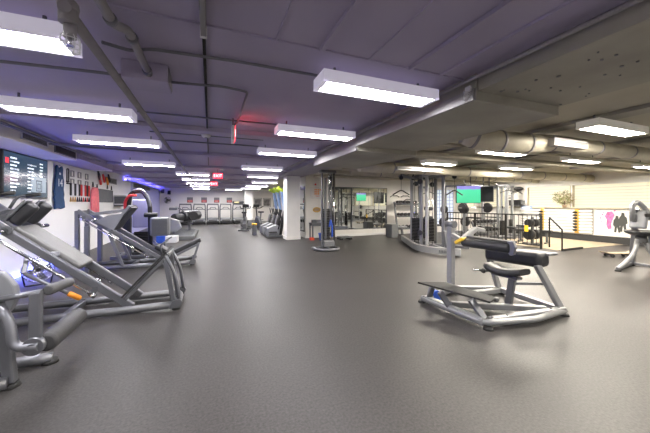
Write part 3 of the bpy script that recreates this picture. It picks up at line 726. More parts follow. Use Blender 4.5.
for s in (-1, 1):
    bs = MB()
    bs.bar((0.12, s*0.20, 0.50), (0.0, s*0.26, 0.09), 0.05, 0.05, up=(1,0,0), bev=0.008)
    bs.bar((0.10, s*0.20, 0.46), (-0.5, s*0.20, 0.17), 0.05, 0.05, bev=0.008)
    bs.build('seat_frame', 'silver', lp)
for s in (-1, 1):
    wh = MB(); wh.cyl(pt(-1.85, s*0.25, 0.04), pt(-1.85, s*0.50, 0.04), 0.024, n=12); wh.build('weight_horn', 'chrome', lp)
    hd = MB(); hd.tube(fillet([(-0.62, s*0.27, 0.2), (-0.66, s*0.33, 0.5), (-0.5, s*0.33, 0.6)], 0.06), 0.018, 10); hd.build('handle', 'silver_dark', lp)
    up = MB(); up.bar((-1.95, s*0.37, 0.0), (-1.95, s*0.37, 0.95), 0.08, 0.09, bev=0.01); up.build('weight_post', 'silver', lp)
mb = MB(); mb.bar((-1.60, -0.31, 0.80), (-1.35, -0.31, 0.07), 0.05, 0.06, up=(1,0,0), bev=0.01).build('rail_support', 'silver', lp)
mb = MB(); mb.bar((-1.60, 0.31, 0.80), (-1.35, 0.31, 0.07), 0.05, 0.06, up=(1,0,0), bev=0.01)
mb.build('rail_support', 'silver', lp)

# leg extension machine cut by the left edge
le = thing('leg_extension_machine', 'grey leg machine with two roller pads cut off by the left edge', 'exercise machine', (-1.55, 3.0, 0))
def L(*p): return Vector((p[0]+1.55, p[1]-3.0, p[2]))
f = MB()
f.bar(L(-1.42, 2.95, 0.03), L(-1.47, 2.95, 0.62), 0.065, 0.075, up=(1,0,0), bev=0.014)
f.tube(fillet([L(-1.30, 3.28, 0.04), L(-1.55, 3.22, 0.06), L(-1.95, 3.15, 0.06), L(-2.6, 3.1, 0.06)], 0.15), 0.045, 12)
f.tube(fillet([L(-1.42, 2.92, 0.05), L(-2.6, 2.7, 0.06)], 0.1), 0.045, 12)
f.bar(L(-2.55, 2.65, 0.06), L(-2.55, 3.15, 0.06), 0.08, 0.08, bev=0.01)
f.bar(L(-1.47, 2.95, 0.34), L(-2.3, 2.95, 0.34), 0.08, 0.10, bev=0.014)
f.bar(L(-2.3, 2.95, 0.06), L(-2.4, 2.95, 1.2), 0.08, 0.09, up=(1,0,0), bev=0.014)
f.build('frame', 'silver', le)
for p in ((-1.42, 2.95), (-1.31, 3.27)):
    q = MB(); q.cyl(L(p[0], p[1], 0), L(p[0], p[1], 0.03), 0.06, 0.05, 14); q.build('rubber_foot', 'rubber', le)
sh = MB()
c0 = L(-1.56, 2.90, 0.72)
ring = []
for k in range(20):
    a = 2*PI*k/20; ring.append((c0.x+0.22*math.cos(a)*(1.0 if abs(math.cos(a)) < 0.8 else 0.95), c0.z+0.21*math.sin(a)))
sh.prism(ring, 'xz', c0.y-0.035, c0.y+0.035, 0.012); sh.build('cam_shroud', 'shroud_grey', le)
dk = MB(); dk.cyl(L(-1.60, 2.855, 0.70), L(-1.60, 2.95, 0.70), 0.10, n=20); dk.build('cam_disc', 'silver_dark', le)
MB().cyl(L(-1.60, 2.84, 0.70), L(-1.60, 2.86, 0.70), 0.05, n=18).build('hub_cap', 'chrome', le)
ar = MB()
ar.bar(L(-1.215, 2.82, 0.30), L(-1.215, 2.82, 0.74), 0.05, 0.075, up=(1,0,0), bev=0.012)
ar.cyl(L(-1.50, 2.82, 0.70), L(-1.18, 2.82, 0.735), 0.022, n=12)
ar.tube(fillet([L(-1.44, 2.84, 0.68), L(-1.35, 2.81, 0.52), L(-1.33, 2.79, 0.35), L(-1.18, 2.78, 0.345)], 0.14), 0.033, 12)
ar.build('lever_arm', 'silver', le)
pv = MB(); pv.cyl(L(-1.215, 2.77, 0.345), L(-1.215, 2.87, 0.345), 0.065, n=22); pv.cyl(L(-1.215, 2.755, 0.345), L(-1.215, 2.775, 0.345), 0.03, n=14); pv.build('pivot_disc', 'silver', le)
MB().pad(L(-1.16, 2.82, 0.345), L(-1.16, 3.42, 0.345), 0.072, 20).build('ankle_roller', 'roller_vinyl', le)
MB().pad(L(-1.16, 2.86, 0.735), L(-1.15, 3.20, 0.715), 0.04, 18).build('thigh_roller', 'grey_vinyl', le)
MB().obox(L(-1.95, 3.05, 0.70), (0.5, 0.45, 0.10), None, 0.035, 4).build('seat', 'black_vinyl', le)
MB().bar(L(-2.22, 3.05, 0.75), L(-2.42, 3.05, 1.25), 0.42, 0.10, up=(1,0,0), bev=0.035, seg=4).build('back_rest', 'black_vinyl', le)

# wire fan on the floor
fn = thing('floor_fan', 'round black wire floor fan behind the hack squat machine', 'fan', (-2.75, 6.45, 0), 0.5)
st = MB(); st.tube(fillet([(-0.16, 0.10, 0.015), (-0.16, -0.05, 0.02), (0.16, -0.05, 0.02), (0.16, 0.10, 0.015)], 0.05), 0.012, 8)
for s in (-1, 1): st.tube([(s*0.16, 0.0, 0.02), (s*0.205, 0.0, 0.26)], 0.011, 8)
st.build('stand', 'black_metal', fn)
cg = MB()
for r in (0.20, 0.16, 0.12, 0.08, 0.045):
    cg.tube([(r*math.cos(k*PI/14), -0.075+0.25*r*r/0.2*0.4, 0.27+r*math.sin(k*PI/14)) for k in range(29)], 0.004, 5)
cg.tube([(0.205*math.cos(k*PI/14), 0.0, 0.27+0.205*math.sin(k*PI/14)) for k in range(29)], 0.010, 6)
for k in range(16):
    a = k*PI/8; cg.tube([(0.03*math.cos(a), -0.078, 0.27+0.03*math.sin(a)), (0.16*math.cos(a), -0.065, 0.27+0.16*math.sin(a)), (0.205*math.cos(a), 0, 0.27+0.205*math.sin(a))], 0.003, 5)
cg.build('cage', 'chrome', fn)
MB().cyl((0, -0.02, 0.27), (0, 0.12, 0.27), 0.07, 0.05, 16).build('motor', 'black_plastic', fn)
bl = MB()
for k in range(4):
    a = k*PI/2+0.3; c, s = math.cos(a), math.sin(a)
    bl.slab4((0.03*c-0.03*s, -0.045, 0.27+0.03*s+0.03*c), (0.17*c-0.06*s, -0.055, 0.27+0.17*s+0.06*c), (0.17*c+0.06*s, -0.02, 0.27+0.17*s-0.06*c), (0.03*c+0.03*s, -0.025, 0.27+0.03*s-0.03*c), 0.004)
bl.build('blades', 'silver_dark', fn)

# arched selector machine
cm = thing('chest_machine', 'tall weight machine with black and grey arch and red handle left of the far aisle', 'exercise machine', (-1.55, 8.95, 0))
b = MB()
for y in (-0.30, 0.35): b.bar((-0.75, y, 0.05), (0.55, y, 0.05), 0.09, 0.08, bev=0.012)
b.bar((0.12, -0.3, 0.05), (0.12, 0.35, 0.05), 0.09, 0.08, bev=0.012); b.bar((-0.6, -0.3, 0.05), (-0.6, 0.35, 0.05), 0.09, 0.08, bev=0.012)
b.bar((0.55, -0.3, 0.05), (0.16, -0.2, 0.42), 0.06, 0.06, bev=0.01)
b.build('base_frame', 'silver', cm)
A = fillet([(-0.40, -0.12, 0.06), (-0.42, -0.12, 1.35), (-0.36, -0.12, 1.70), (-0.10, -0.12, 1.76), (0.07, -0.12, 1.45), (0.09, -0.12, 0.06)], 0.32, 8)
MB().tube(A, 0.055, 12, sy=1.0).build('arch', 'black_plastic', cm)
A2 = [Vector((p.x*0.985, p.y-0.035, p.z+0.03)) for p in A if p.z > 1.0 and p.x > -0.30]
MB().tube(A2, 0.038, 10).build('arch_cover', 'silver', cm)
MB().obox((-0.17, 0.02, 1.15), (0.36, 0.06, 0.75), None, 0.05, 3).build('weight_shroud', 'wall_blue_lit', cm)
ws = MB()
for k in range(12): ws.box(-0.33, 0.0, 0.06, 0.20, 0.12+k*0.045, 0.16+k*0.045, 0.004)
ws.build('weight_stack', 'black_metal', cm)
MB().obox((0.31, -0.1, 0.80), (0.46, 0.28, 0.50), None, 0.06, 4).build('cam_shroud', 'shroud_grey', cm)
MB().obox((0.31, -0.245, 0.80), (0.36, 0.012, 0.40), None, 0.005).build('shroud_panel', 'silver_dark', cm)
MB().box(0.22, 0.42, -0.256, -0.25, 0.79, 0.81).build('emblem', 'silver_dark', cm)
MB().tube(fillet([(-0.48, -0.16, 1.22), (-0.46, -0.22, 1.48), (-0.36, -0.26, 1.62), (-0.20, -0.28, 1.62)], 0.1), 0.034, 10).build('handle', 'red', cm)
MB().bar((-0.40, -0.35, 0.55), (-0.40, -0.35, 1.1), 0.22, 0.09, bev=0.03).build('back_rest', 'black_vinyl', cm)
MB().obox((-0.35, -0.35, 0.50), (0.36, 0.36, 0.09), None, 0.03, 3).build('seat', 'black_vinyl', cm)
MB().bar((-0.35, -0.25, 0.05), (-0.35, -0.3, 0.48), 0.08, 0.08, bev=0.01).build('seat_post', 'silver', cm)
MB().pad((-0.02, -0.35, 1.12), (0.28, -0.35, 1.12), 0.06).build('arm_pad', 'black_vinyl', cm)
t = thing('storage_box', 'white box with blue end on the floor behind the arched machine', 'box', (-1.42, 11.9, 0), -0.1)
MB().box(-0.05, 0.32, -0.2, 0.2, 0.0, 0.24, 0.015).build('body', 'white_plastic', t)
MB().box(-0.34, -0.05, -0.2, 0.2, 0.0, 0.26, 0.015).build('blue_end', 'blue', t)

# padded machine on a platform further back
lc = thing('leg_curl_machine', 'low black padded machine on a dark platform in front of the far treadmills', 'exercise machine', (-1.1, 14.2, 0))
MB().box(-0.55, 0.55, -1.9, 1.9, 0, 0.16, 0.02).build('platform', 'board_grey', lc)
g = MB()
for k in range(9): g.box(-0.45, 0.45, -1.7+k*0.4, -1.62+k*0.4, 0.16, 0.172)
g.build('tread_strip', 'silver_dark', lc)
f = MB(); f.bar((-0.3, -0.7, 0.16), (-0.3, -0.7, 0.7), 0.09, 0.09, bev=0.01); f.bar((0.2, 0.9, 0.16), (0.2, 0.9, 0.75), 0.1, 0.1, bev=0.01); f.bar((-0.3, -0.7, 0.62), (0.2, 0.9, 0.70), 0.1, 0.1, bev=0.01)
f.tube(fillet([(0.25, 0.9, 0.2), (-0.1, 1.0, 1.15), (-0.4, 1.0, 1.25)], 0.15), 0.03, 10); f.build('frame', 'silver', lc)
MB().prism([(-0.55, 0.30), (-0.2, 0.25), (0.0, 0.42), (-0.1, 0.72), (-0.45, 0.85), (-0.65, 0.60)], 'xz', -0.9, -0.6, 0.03).build('shroud', 'light_frame', lc)
MB().pad((-0.05, 0.1, 0.84), (0.55, 1.2, 0.88), 0.24, 20).build('roller_pad', 'black_vinyl', lc)
MB().pad((-0.35, -0.3, 0.80), (0.1, 0.4, 0.82), 0.18, 18).build('body_pad', 'black_vinyl', lc)
MB().cyl((0.30, 0.30, 0.86), (0.42, 0.08, 0.86), 0.20, n=20).build('end_disc', 'iron', lc)
MB().obox((-0.45, 0.6, 1.18), (0.34, 0.2, 0.12), None, 0.03).build('console', 'silver_dark', lc)

# ------------------------------------------------------------------ far zone: treadmills, posters, bikes
def make_treadmill():
    t = thing('treadmill', 'x', 'treadmill', (0, 22.3, 0))
    MB().box(-0.40, 0.40, -0.95, 0.75, 0.06, 0.20, 0.02).build('deck', 'black_plastic', t)
    MB().box(-0.27, 0.27, -0.94, 0.60, 0.20, 0.206).build('belt', 'rubber', t)
    r = MB()
    for s in (-1, 1): r.box(s*0.34-0.06, s*0.34+0.06, -0.94, 0.7, 0.20, 0.235, 0.008)
    r.build('side_rail', 'silver', t)
    MB().obox((0, 0.68, 0.26), (0.74, 0.36, 0.26), None, 0.06, 3).build('motor_hood', 'light_frame', t)
    for s in (-1, 1):
        MB().tube(fillet([(s*0.39, 0.55, 0.10), (s*0.39, 0.50, 1.1), (s*0.36, 0.38, 1.36)], 0.15), 0.038, 10).build('upright', 'silver_dark', t)
        MB().tube(fillet([(s*0.36, 0.45, 1.05), (s*0.36, 0.10, 1.03), (s*0.34, -0.1, 0.98)], 0.08), 0.024, 8).build('handrail', 'silver_dark', t)
    MB().obox((0, 0.40, 1.38), (0.78, 0.10, 0.10), None, 0.02).build('console', 'silver_dark', t)
    MB().tube(fillet([(-0.20, 0.36, 1.02), (-0.17, 0.22, 1.16), (0.17, 0.22, 1.16), (0.20, 0.36, 1.02)], 0.12), 0.022, 8).build('handlebar', 'silver_dark', t)
    MB().bar((-0.36, 0.45, 1.02), (0.36, 0.45, 1.02), 0.04, 0.05).build('cross_bar', 'silver_dark', t)
    for s in (-1, 1):
        MB().box(s*0.36-0.04, s*0.36+0.04, -0.95, -0.87, 0, 0.06, 0.005).build('rubber_foot', 'rubber', t)
        MB().box(s*0.36-0.04, s*0.36+0.04, 0.6, 0.7, 0, 0.06, 0.005).build('rubber_foot', 'rubber', t)
    return t
GT = 'treadmills along the far wall'
tm = make_treadmill(); tm['group'] = GT
for i, x in enumerate((-1.62, -0.70, 0.20, 1.08, 1.98)):
    o = tm if i == 0 else dup(tm, (x, 22.3, 0))
    o.location.x = x; o['label'] = ['treadmill by the far wall, first from the left', 'treadmill by the far wall, second from the left', 'middle treadmill by the far wall with an arched bar',
        'treadmill by the far wall, fourth from the left', 'treadmill by the far wall under the wide black console, nearest the far column'][i]
bx = thing('monitor_console', 'wide black rounded console on top of the last treadmill', 'console', (1.98, 22.66, 1.43))
MB().obox((0, 0, 0.10), (0.84, 0.14, 0.20), None, 0.07, 4).build('body', 'black_plastic', bx)
MB().box(-0.30, 0.05, -0.075, -0.07, 0.04, 0.15).build('glow_panel', 'leaf_pale', bx)
for i, (x0, x1) in enumerate(((-1.60, -1.20), (-0.62, -0.22), (0.29, 0.68), (1.22, 1.62))):
    p = thing('poster', ['red and grey poster on the far wall, first from the left', 'red and grey poster on the far wall, second from the left', 'red and grey poster on the far wall, third from the left', 'red and grey poster on the far wall, nearest the black console'][i], 'poster', ((x0+x1)/2, YF, 1.70), 0, 'red posters on the far wall')
    hw = (x1-x0)/2
    MB().box(-hw, hw, -0.03, 0, -0.20, 0.20, 0.004).build('frame', 'silver_dark', p)
    MB().box(-hw+0.03, hw-0.03, -0.034, -0.028, -0.17, 0.0).build('red_panel', 'red', p)
    MB().box(-hw+0.03, hw-0.03, -0.034, -0.028, 0.0, 0.17).build('picture_panel', 'shroud_grey', p)
    ln = MB(); ln.box(-hw+0.06, hw-0.06, -0.037, -0.033, -0.07, -0.05); ln.box(-hw+0.09, hw-0.09, -0.037, -0.033, -0.11, -0.095); ln.build('print_lines', 'poster_white', p)
for i, (x0, x1) in enumerate(((3.32, 3.95), (4.06, 4.68), (4.92, 5.50))):
    p = thing('framed_picture', ['dark framed photograph right of the far column', 'middle dark framed photograph on the far wall', 'dark framed photograph half hidden by the lime-topped climbers'][i], 'picture', ((x0+x1)/2, YF, 1.52), 0, 'framed photographs on the far wall')
    hw = (x1-x0)/2
    f = MB(); f.box(-hw, hw, -0.03, 0, 0.34, 0.37); f.box(-hw, hw, -0.03, 0, -0.37, -0.34); f.box(-hw, -hw+0.03, -0.03, 0, -0.34, 0.34); f.box(hw-0.03, hw, -0.03, 0, -0.34, 0.34)
    f.build('frame', 'black_metal', p)
    MB().box(-hw+0.03, hw-0.03, -0.012, 0, -0.34, 0.34).build('mat_board', 'poster_white', p)
    MB().box(-hw+0.07, hw-0.07, -0.016, -0.011, -0.28, 0.28).build('photograph', mat('photo_%d' % i, (0.14, 0.13, 0.13), 0.5, 0, 0.9, 6+i), p)
wf = thing('wall_fan', 'black wall fan at the left end of the far wall', 'fan', (-3.0, YF, 1.68), 0.5)
cg = MB()
for r in (0.24, 0.17, 0.1): cg.tube([(r*math.cos(k*PI/10), -0.28, r*math.sin(k*PI/10)) for k in range(21)], 0.008, 6)
for k in range(12): cg.tube([(0.05*math.cos(k*PI/6), -0.29, 0.05*math.sin(k*PI/6)), (0.25*math.cos(k*PI/6), -0.24, 0.25*math.sin(k*PI/6))], 0.006, 5)
cg.build('cage', 'black_metal', wf)
MB().cyl((0, -0.27, 0), (0, -0.12, 0), 0.09, 0.07).build('motor', 'black_plastic', wf)
MB().tube([(0, -0.15, -0.05), (0.05, 0.0, -0.2)], 0.03, 8).build('bracket', 'black_metal', wf)
bl = MB()
for k in range(3):
    a = k*2*PI/3; c, s = math.cos(a), math.sin(a)
    bl.slab4((0.04*c-0.05*s, -0.25, 0.04*s+0.05*c), (0.22*c-0.09*s, -0.26, 0.22*s+0.09*c), (0.22*c+0.09*s, -0.21, 0.22*s-0.09*c), (0.04*c+0.05*s, -0.22, 0.04*s-0.05*c), 0.006)
bl.build('blades', 'silver_dark', wf)
for x, z, lb in ((-3.2, 2.33, 'black wall speaker high in the far left corner'), (-2.78, 2.24, 'small black camera box right of the corner speaker')):
    t = thing('wall_speaker', lb, 'speaker', (x, YF, z))
    MB().obox((0, -0.12, 0), (0.20, 0.16, 0.26), Matrix.Rotation(-0.3, 3, 'X'), 0.02).build('body', 'black_plastic', t)
    MB().cyl((0, -0.06, 0), (0, 0, 0.02), 0.02).build('bracket', 'black_metal', t)

def make_bike(name, label, loc, rz, cat='exercise bike'):
    t = thing(name, label, cat, loc, rz)
    b = MB(); b.bar((-0.55, 0, 0.06), (0.55, 0, 0.06), 0.10, 0.09, bev=0.012)
    for x in (-0.52, 0.52): b.bar((x, -0.28, 0.05), (x, 0.28, 0.05), 0.08, 0.08, bev=0.012)
    b.build('base_frame', 'silver_dark', t)
    MB().prism([(-0.25, 0.10), (0.40, 0.10), (0.48, 0.45), (0.25, 0.72), (-0.05, 0.62), (-0.30, 0.35)], 'xz', -0.09, 0.09, 0.03).build('shroud', 'silver_dark', t)
    MB().bar((0.28, 0, 0.5), (0.42, 0, 1.28), 0.07, 0.07, up=(1,0,0), bev=0.012).build('mast', 'black_plastic', t)
    MB().obox((0.40, 0, 1.30), (0.08, 0.34, 0.20), Matrix.Rotation(-0.4, 3, 'Y'), 0.02).build('console', 'black_plastic', t)
    for s in (-1, 1):
        MB().tube(fillet([(0.38, s*0.05, 1.15), (0.30, s*0.26, 1.18), (0.08, s*0.26, 1.28)], 0.08), 0.022, 8).build('handlebar', 'rubber', t)
        p = MB(); p.bar((0.08, s*0.10, 0.38), (0.08+s*0.10, s*0.12, 0.38-s*0.14), 0.03, 0.04); p.obox((0.08+s*0.10, s*0.18, 0.38-s*0.14), (0.12, 0.10, 0.03), None, 0.008); p.build('pedal', 'black_plastic', t)
    MB().bar((-0.18, 0, 0.5), (-0.28, 0, 0.92), 0.06, 0.06, up=(1,0,0), bev=0.01).build('seat_post', 'silver', t)
    MB().obox((-0.28, 0, 0.96), (0.30, 0.24, 0.09), None, 0.03, 3).build('seat', 'black_vinyl', t)
    return t
make_bike('exercise_bike', 'upright exercise bike standing alone left of the far column', (1.72, 15.8, 0), 1.35)
make_bike('exercise_bike', 'upright exercise bike right of the far column, behind the climbers', (2.55, 16.4, 0), 1.8)
t = thing('step_platform', 'low grey stepper platform in front of the far column', 'step platform', (2.35, 18.6, 0))
MB().box(-0.55, 0.45, -0.5, 0.5, 0.0, 0.35, 0.03).build('body', 'board_grey', t)
MB().box(-0.5, 0.4, -0.45, 0.45, 0.35, 0.365, 0.004).build('tread', 'rubber', t)
t = thing('plyo_box', 'yellow box standing between the far bike and the climbers', 'plyo box', (1.86, 13.3, 0))
MB().box(-0.10, 0.10, -0.12, 0.12, 0.0, 0.46, 0.02).build('body', 'board_grey', t)
MB().box(-0.11, 0.11, -0.13, 0.13, 0.46, 0.53, 0.015).build('top_pad', 'yellow', t)

def make_climber():
    t = thing('climber_machine', 'x', 'climbing machine', (2.62, 12.05, 0))
    b = MB(); b.box(-0.42, 0.34, -0.26, 0.26, 0.02, 0.10, 0.015); b.build('base', 'silver_dark', t)
    MB().prism([(-0.45, 0.10), (0.05, 0.10), (0.10, 0.45), (-0.05, 0.55), (-0.42, 0.40)], 'xz', -0.2, 0.2, 0.03).build('body_shroud', 'shroud_grey', t)
    MB().bar((0.12, 0, 0.06), (0.34, 0, 1.15), 0.16, 0.12, up=(1,0,0), bev=0.02).build('lower_column', 'black_plastic', t)
    MB().bar((0.33, 0, 1.12), (0.20, 0, 1.95), 0.15, 0.11, up=(1,0,0), bev=0.02).build('blue_column', 'pale_blue', t)
    MB().obox((0.12, 0, 2.02), (0.30, 0.22, 0.14), Matrix.Rotation(0.5, 3, 'Y'), 0.04, 3).build('lime_cap', 'lime', t)
    for s in (-1, 1):
        MB().tube(fillet([(0.0, s*0.22, 0.35), (0.14, s*0.24, 0.8), (0.05, s*0.24, 1.2)], 0.1), 0.025, 8).build('lever', 'black_metal', t)
        MB().obox((-0.22, s*0.26, 0.30+s*0.06), (0.30, 0.12, 0.05), None, 0.012).build('pedal', 'rubber', t)
    MB().obox((0.0, 0, 0.72), (0.10, 0.30, 0.40), Matrix.Rotation(0.25, 3, 'Y'), 0.03, 3).build('back_pad', 'grey_vinyl', t)
    return t
cl = make_climber(); cl['group'] = 'climbing machines beside the column'
for i, y in enumerate((12.05, 12.85, 13.65)):
    o = cl if i == 0 else dup(cl, (2.62, y, 0))
    o['label'] = ['climbing machine with blue column and lime top, nearest the white column', 'climbing machine with blue column and lime top, middle of the row of three', 'climbing machine with blue column and lime top, furthest from the white column'][i]

# ------------------------------------------------------------------ center wall: mirror, signs, table
mr = thing('wall_mirror', 'large wall mirror behind the chrome cable tower, reflecting the gym', 'mirror', (6.12, YM, 0.32))
MB().box(-1.42, 1.42, -0.012, -0.002, 0, 1.78).build('glass', 'mirror', mr)
sm = MB()
for x in (-0.47, 0.47): sm.box(x-0.004, x+0.004, -0.014, -0.011, 0, 1.78)
sm.build('seam', 'silver_dark', mr)
f = MB(); f.box(-1.44, 1.44, -0.018, 0, 1.78, 1.81); f.box(-1.44, 1.44, -0.018, 0, -0.03, 0); f.box(-1.44, -1.42, -0.018, 0, 0, 1.78); f.box(1.42, 1.44, -0.018, 0, 0, 1.78)
f.build('frame', 'silver_dark', mr)
m2 = thing('wall_mirror', 'narrow dark side mirror seen in the gap right of the white column', 'mirror', (3.65, 12.1, 0.30))
MB().box(-0.012, -0.002, -0.62, 0.70, 0, 1.80).build('glass', 'mirror', m2)
f = MB(); f.box(-0.03, 0, -0.66, 0.74, 1.80, 1.86); f.box(-0.03, 0, -0.66, 0.74, -0.05, 0); f.box(-0.03, 0, -0.66, -0.62, 0, 1.8); f.box(-0.03, 0, 0.70, 0.74, 0, 1.8)
f.build('frame', 'black_metal', m2)
t = thing('wall_notice', 'white notice with red print on the wall above the small table', 'notice', (4.12, YM, 1.86))
MB().box(-0.30, 0.28, -0.015, 0, -0.25, 0.24, 0.003).build('sheet', 'poster_white', t)
q = MB()
for k in range(3):
    for j in range(3 if k else 4): q.box(-0.10+j*0.075, -0.045+j*0.075, -0.019, -0.015, 0.10-k*0.085, 0.16-k*0.085)
q.build('red_print', 'orange', t)
q = MB(); q.box(-0.05, 0.12, -0.018, -0.015, -0.14, -0.12); q.build('small_print', 'red', t)
t = thing('wall_alarm', 'small red and white alarm fitting high on the wall above the white notice', 'alarm', (4.05, YM, 2.22))
MB().box(-0.07, 0.07, -0.05, 0, -0.06, 0.06, 0.01).build('base', 'white_plastic', t); MB().ball((0, -0.06, -0.01), 0.04).build('lens', 'red', t)
t = thing('wall_plaque', 'oval gold plaque on the wall above the small table', 'plaque', (4.12, YM, 1.16))
MB().tube([(0.15*math.cos(k*PI/14), -0.02, 0.085*math.sin(k*PI/14)) for k in range(29)], 0.022, 8).build('rim', 'gold', t)
MB().lathe([(0.14, 0.0), (0.14, -0.012)], axis='y', n=24).build('face', 'terracotta', t).scale = (1, 1, 0.58)

tb = thing('side_table', 'small dark wooden table against the white wall beside the cable tower', 'table', (4.05, 10.95, 0))
MB().box(-0.32, 0.32, -0.20, 0.20, 0.60, 0.645, 0.006).build('table_top', 'silver_dark', tb)
for sx in (-1, 1):
    for sy in (-1, 1): MB().box(sx*0.28-0.025, sx*0.28+0.025, sy*0.16-0.025, sy*0.16+0.025, 0, 0.60, 0.004).build('leg', 'silver_dark', tb)
ap = MB(); ap.box(-0.28, 0.28, -0.17, -0.15, 0.52, 0.60); ap.box(-0.28, 0.28, 0.15, 0.17, 0.52, 0.60); ap.build('apron', 'silver_dark', tb)
for x, w_, h_, c, lb in ((-0.18, 0.16, 0.13, 'board_grey', 'dark box on the left of the small table'), (0.01, 0.15, 0.12, 'shroud_grey', 'grey box in the middle of the small table')):
    t = thing('supply_box', lb, 'box', (4.05+x, 10.92, 0.645)); MB().box(-w_/2, w_/2, -0.08, 0.08, 0, h_*0.8, 0.006).build('body', c, t); MB().box(-w_/2-0.005, w_/2+0.005, -0.085, 0.085, h_*0.8, h_, 0.005).build('lid', 'silver_dark', t)
t = thing('spray_bottle', 'pale blue bottle at the right end of the small table', 'bottle', (4.28, 10.92, 0.645))
MB().lathe([(0.05, 0), (0.055, 0.03), (0.052, 0.14), (0.02, 0.19), (0.02, 0.21)], n=14).build('body', 'pale_blue', t)
MB().box(-0.05, 0.02, -0.012, 0.012, 0.21, 0.25, 0.006).build('trigger', 'white_plastic', t)
t = thing('waste_bin', 'blue bin on the floor under the small table', 'bin', (4.06, 10.45, 0))
MB().lathe([(0.13, 0), (0.165, 0.24), (0.175, 0.24), (0.175, 0.27), (0.16, 0.27), (0.13, 0.03)], n=22).build('body', 'blue', t)
t = thing('foam_block', 'red block on the floor at the left foot of the small table', 'block', (3.68, 10.62, 0))
MB().box(-0.08, 0.08, -0.07, 0.07, 0, 0.10, 0.012).build('body', 'red', t); MB().box(-0.05, 0.05, -0.071, 0.071, 0.03, 0.07).build('side_band', 'orange', t)
t = thing('aerobic_step', 'low dark step on the floor under the mirror', 'step', (4.95, 10.35, 0), 0.05)
MB().box(-0.26, 0.26, -0.18, 0.18, 0.06, 0.12, 0.02).build('deck', 'board_grey', t)
for s in (-1, 1): MB().box(s*0.2-0.06, s*0.2+0.06, -0.17, 0.17, 0, 0.06, 0.008).build('foot', 'rubber', t)

# chrome cable tower
ct = thing('cable_tower', 'tall chrome cable tower with dark weight stack standing before the center wall', 'cable machine', (3.30, 8.15, 0))
b = MB()
arc = [(-0.36+0.0, 0.25)] + [(0.36*math.cos(a), -0.02+0.30*math.sin(a)) for a in [PI + k*PI/12 for k in range(13)]] + [(0.36, 0.25)]
b.tube([(x, y, 0.05) for x, y in arc], 0.045, 10)
b.bar((-0.36, 0.22, 0.05), (0.36, 0.22, 0.05), 0.08, 0.08, bev=0.012)
b.bar((0, -0.3, 0.05), (0, 0.25, 0.05), 0.08, 0.08, bev=0.012)
b.build('base_frame', 'silver', ct)
ft = MB(); ft.prism([(-0.12, -0.1), (0.22, -0.1), (0.22, 0.2), (-0.12, 0.2)], 'xy', 0.09, 0.30, 0.03); ft.build('base_box', 'silver_dark', ct)
for x in (-0.13, 0.17): MB().box(x-0.025, x+0.025, 0.02, 0.10, 0.05, 2.40, 0.01).build('upright', 'silver' if x > 0 else 'silver_dark', ct)
MB().cyl((0.235, -0.02, 0.06), (0.235, -0.02, 2.36), 0.034, n=14).build('chrome_post', 'chrome', ct)
ws = MB()
for k in range(18): ws.box(-0.10, 0.15, -0.02, 0.12, 0.32+k*0.052, 0.365+k*0.052, 0.004)
ws.build('weight_stack', 'black_metal', ct)
g = MB()
for x in (-0.04, 0.09): g.cyl((x, 0.05, 0.3), (x, 0.05, 2.36), 0.011, n=8)
g.build('guide_rod', 'chrome', ct)
MB().box(-0.09, -0.02, -0.05, 0.0, 0.35, 2.2, 0.008).build('shield', 'silver_dark', ct)
MB().box(0.085, 0.11, -0.05, -0.03, 0.35, 2.3, 0.004).build('pulley_track', 'chrome', ct)
MB().box(-0.2, 0.3, -0.06, 0.14, 2.34, 2.43, 0.015).build('top_cap', 'silver_dark', ct)
for z in (1.95, 2.2, 0.5):
    p = MB(); p.cyl((0.05-0.02, -0.10, z), (0.05+0.02, -0.10, z), 0.065, n=16); p.bar((0.05, -0.1, z), (0.05, 0.0, z), 0.03, 0.05); p.build('pulley', 'black_plastic', ct)
MB().tube([(0.05, -0.16, 2.2), (0.05, -0.165, 0.9)], 0.006, 6).build('cable', 'black_plastic', ct)
MB().tube(fillet([(0.01, -0.19, 0.72), (0.05, -0.19, 0.92), (0.10, -0.19, 0.72), (0.10, -0.19, 0.42)], 0.02), 0.026, 8).build('rope_handle', 'blue', ct)

# dumbbell rack on the wall right of the mirror
def make_rack(label, loc, W, rz=0, tiers=3, h=1.05):
    t = thing('dumbbell_rack', label, 'rack', loc, rz)
    for s in (-1, 1):
        f = MB(); f.bar((s*W/2, -0.25, 0.04), (s*W/2, 0.25, 0.04), 0.07, 0.07, bev=0.01); f.bar((s*W/2, -0.1, 0.05), (s*W/2, 0.18, h+0.1), 0.06, 0.08, up=(1,0,0), bev=0.01); f.build('side_frame', 'silver_dark', t)
    for k in range(tiers):
        z = 0.30+k*(h-0.3)/(max(1, tiers-1)); y = -0.06+0.22*z/h*0.8-0.05
        s = MB(); s.obox((0, y, z), (W, 0.22, 0.03), Matrix.Rotation(0.25, 3, 'X'), 0.005); s.bar((-W/2, y-0.12, z), (W/2, y-0.12, z), 0.02, 0.05); s.build('shelf', 'board_grey', t)
    return t
dbs = thing('dumbbell', 'x', 'dumbbell', (0, 0, 0), 0)
MB().cyl((0, -0.09, 0), (0, 0.09, 0), 0.016, n=8).build('handle', 'chrome', dbs)
for s in (-1, 1): MB().cyl((0, s*0.07, 0), (0, s*0.15, 0), 0.068, 0.062, 10).build('head', 'iron', dbs)
first_db = [True]
def put_db(x, y, z, rz, label, group):
    if first_db[0]:
        dbs.location = (x, y, z); dbs.rotation_euler = (0, 0, rz); dbs['label'] = label; dbs['group'] = group; first_db[0] = False
    else: dup(dbs, (x, y, z), rz, label, group)
make_rack('three-tier dumbbell rack against the wall right of the mirror', (8.35, 10.85, 0), 1.15, 0, 3, 1.40)
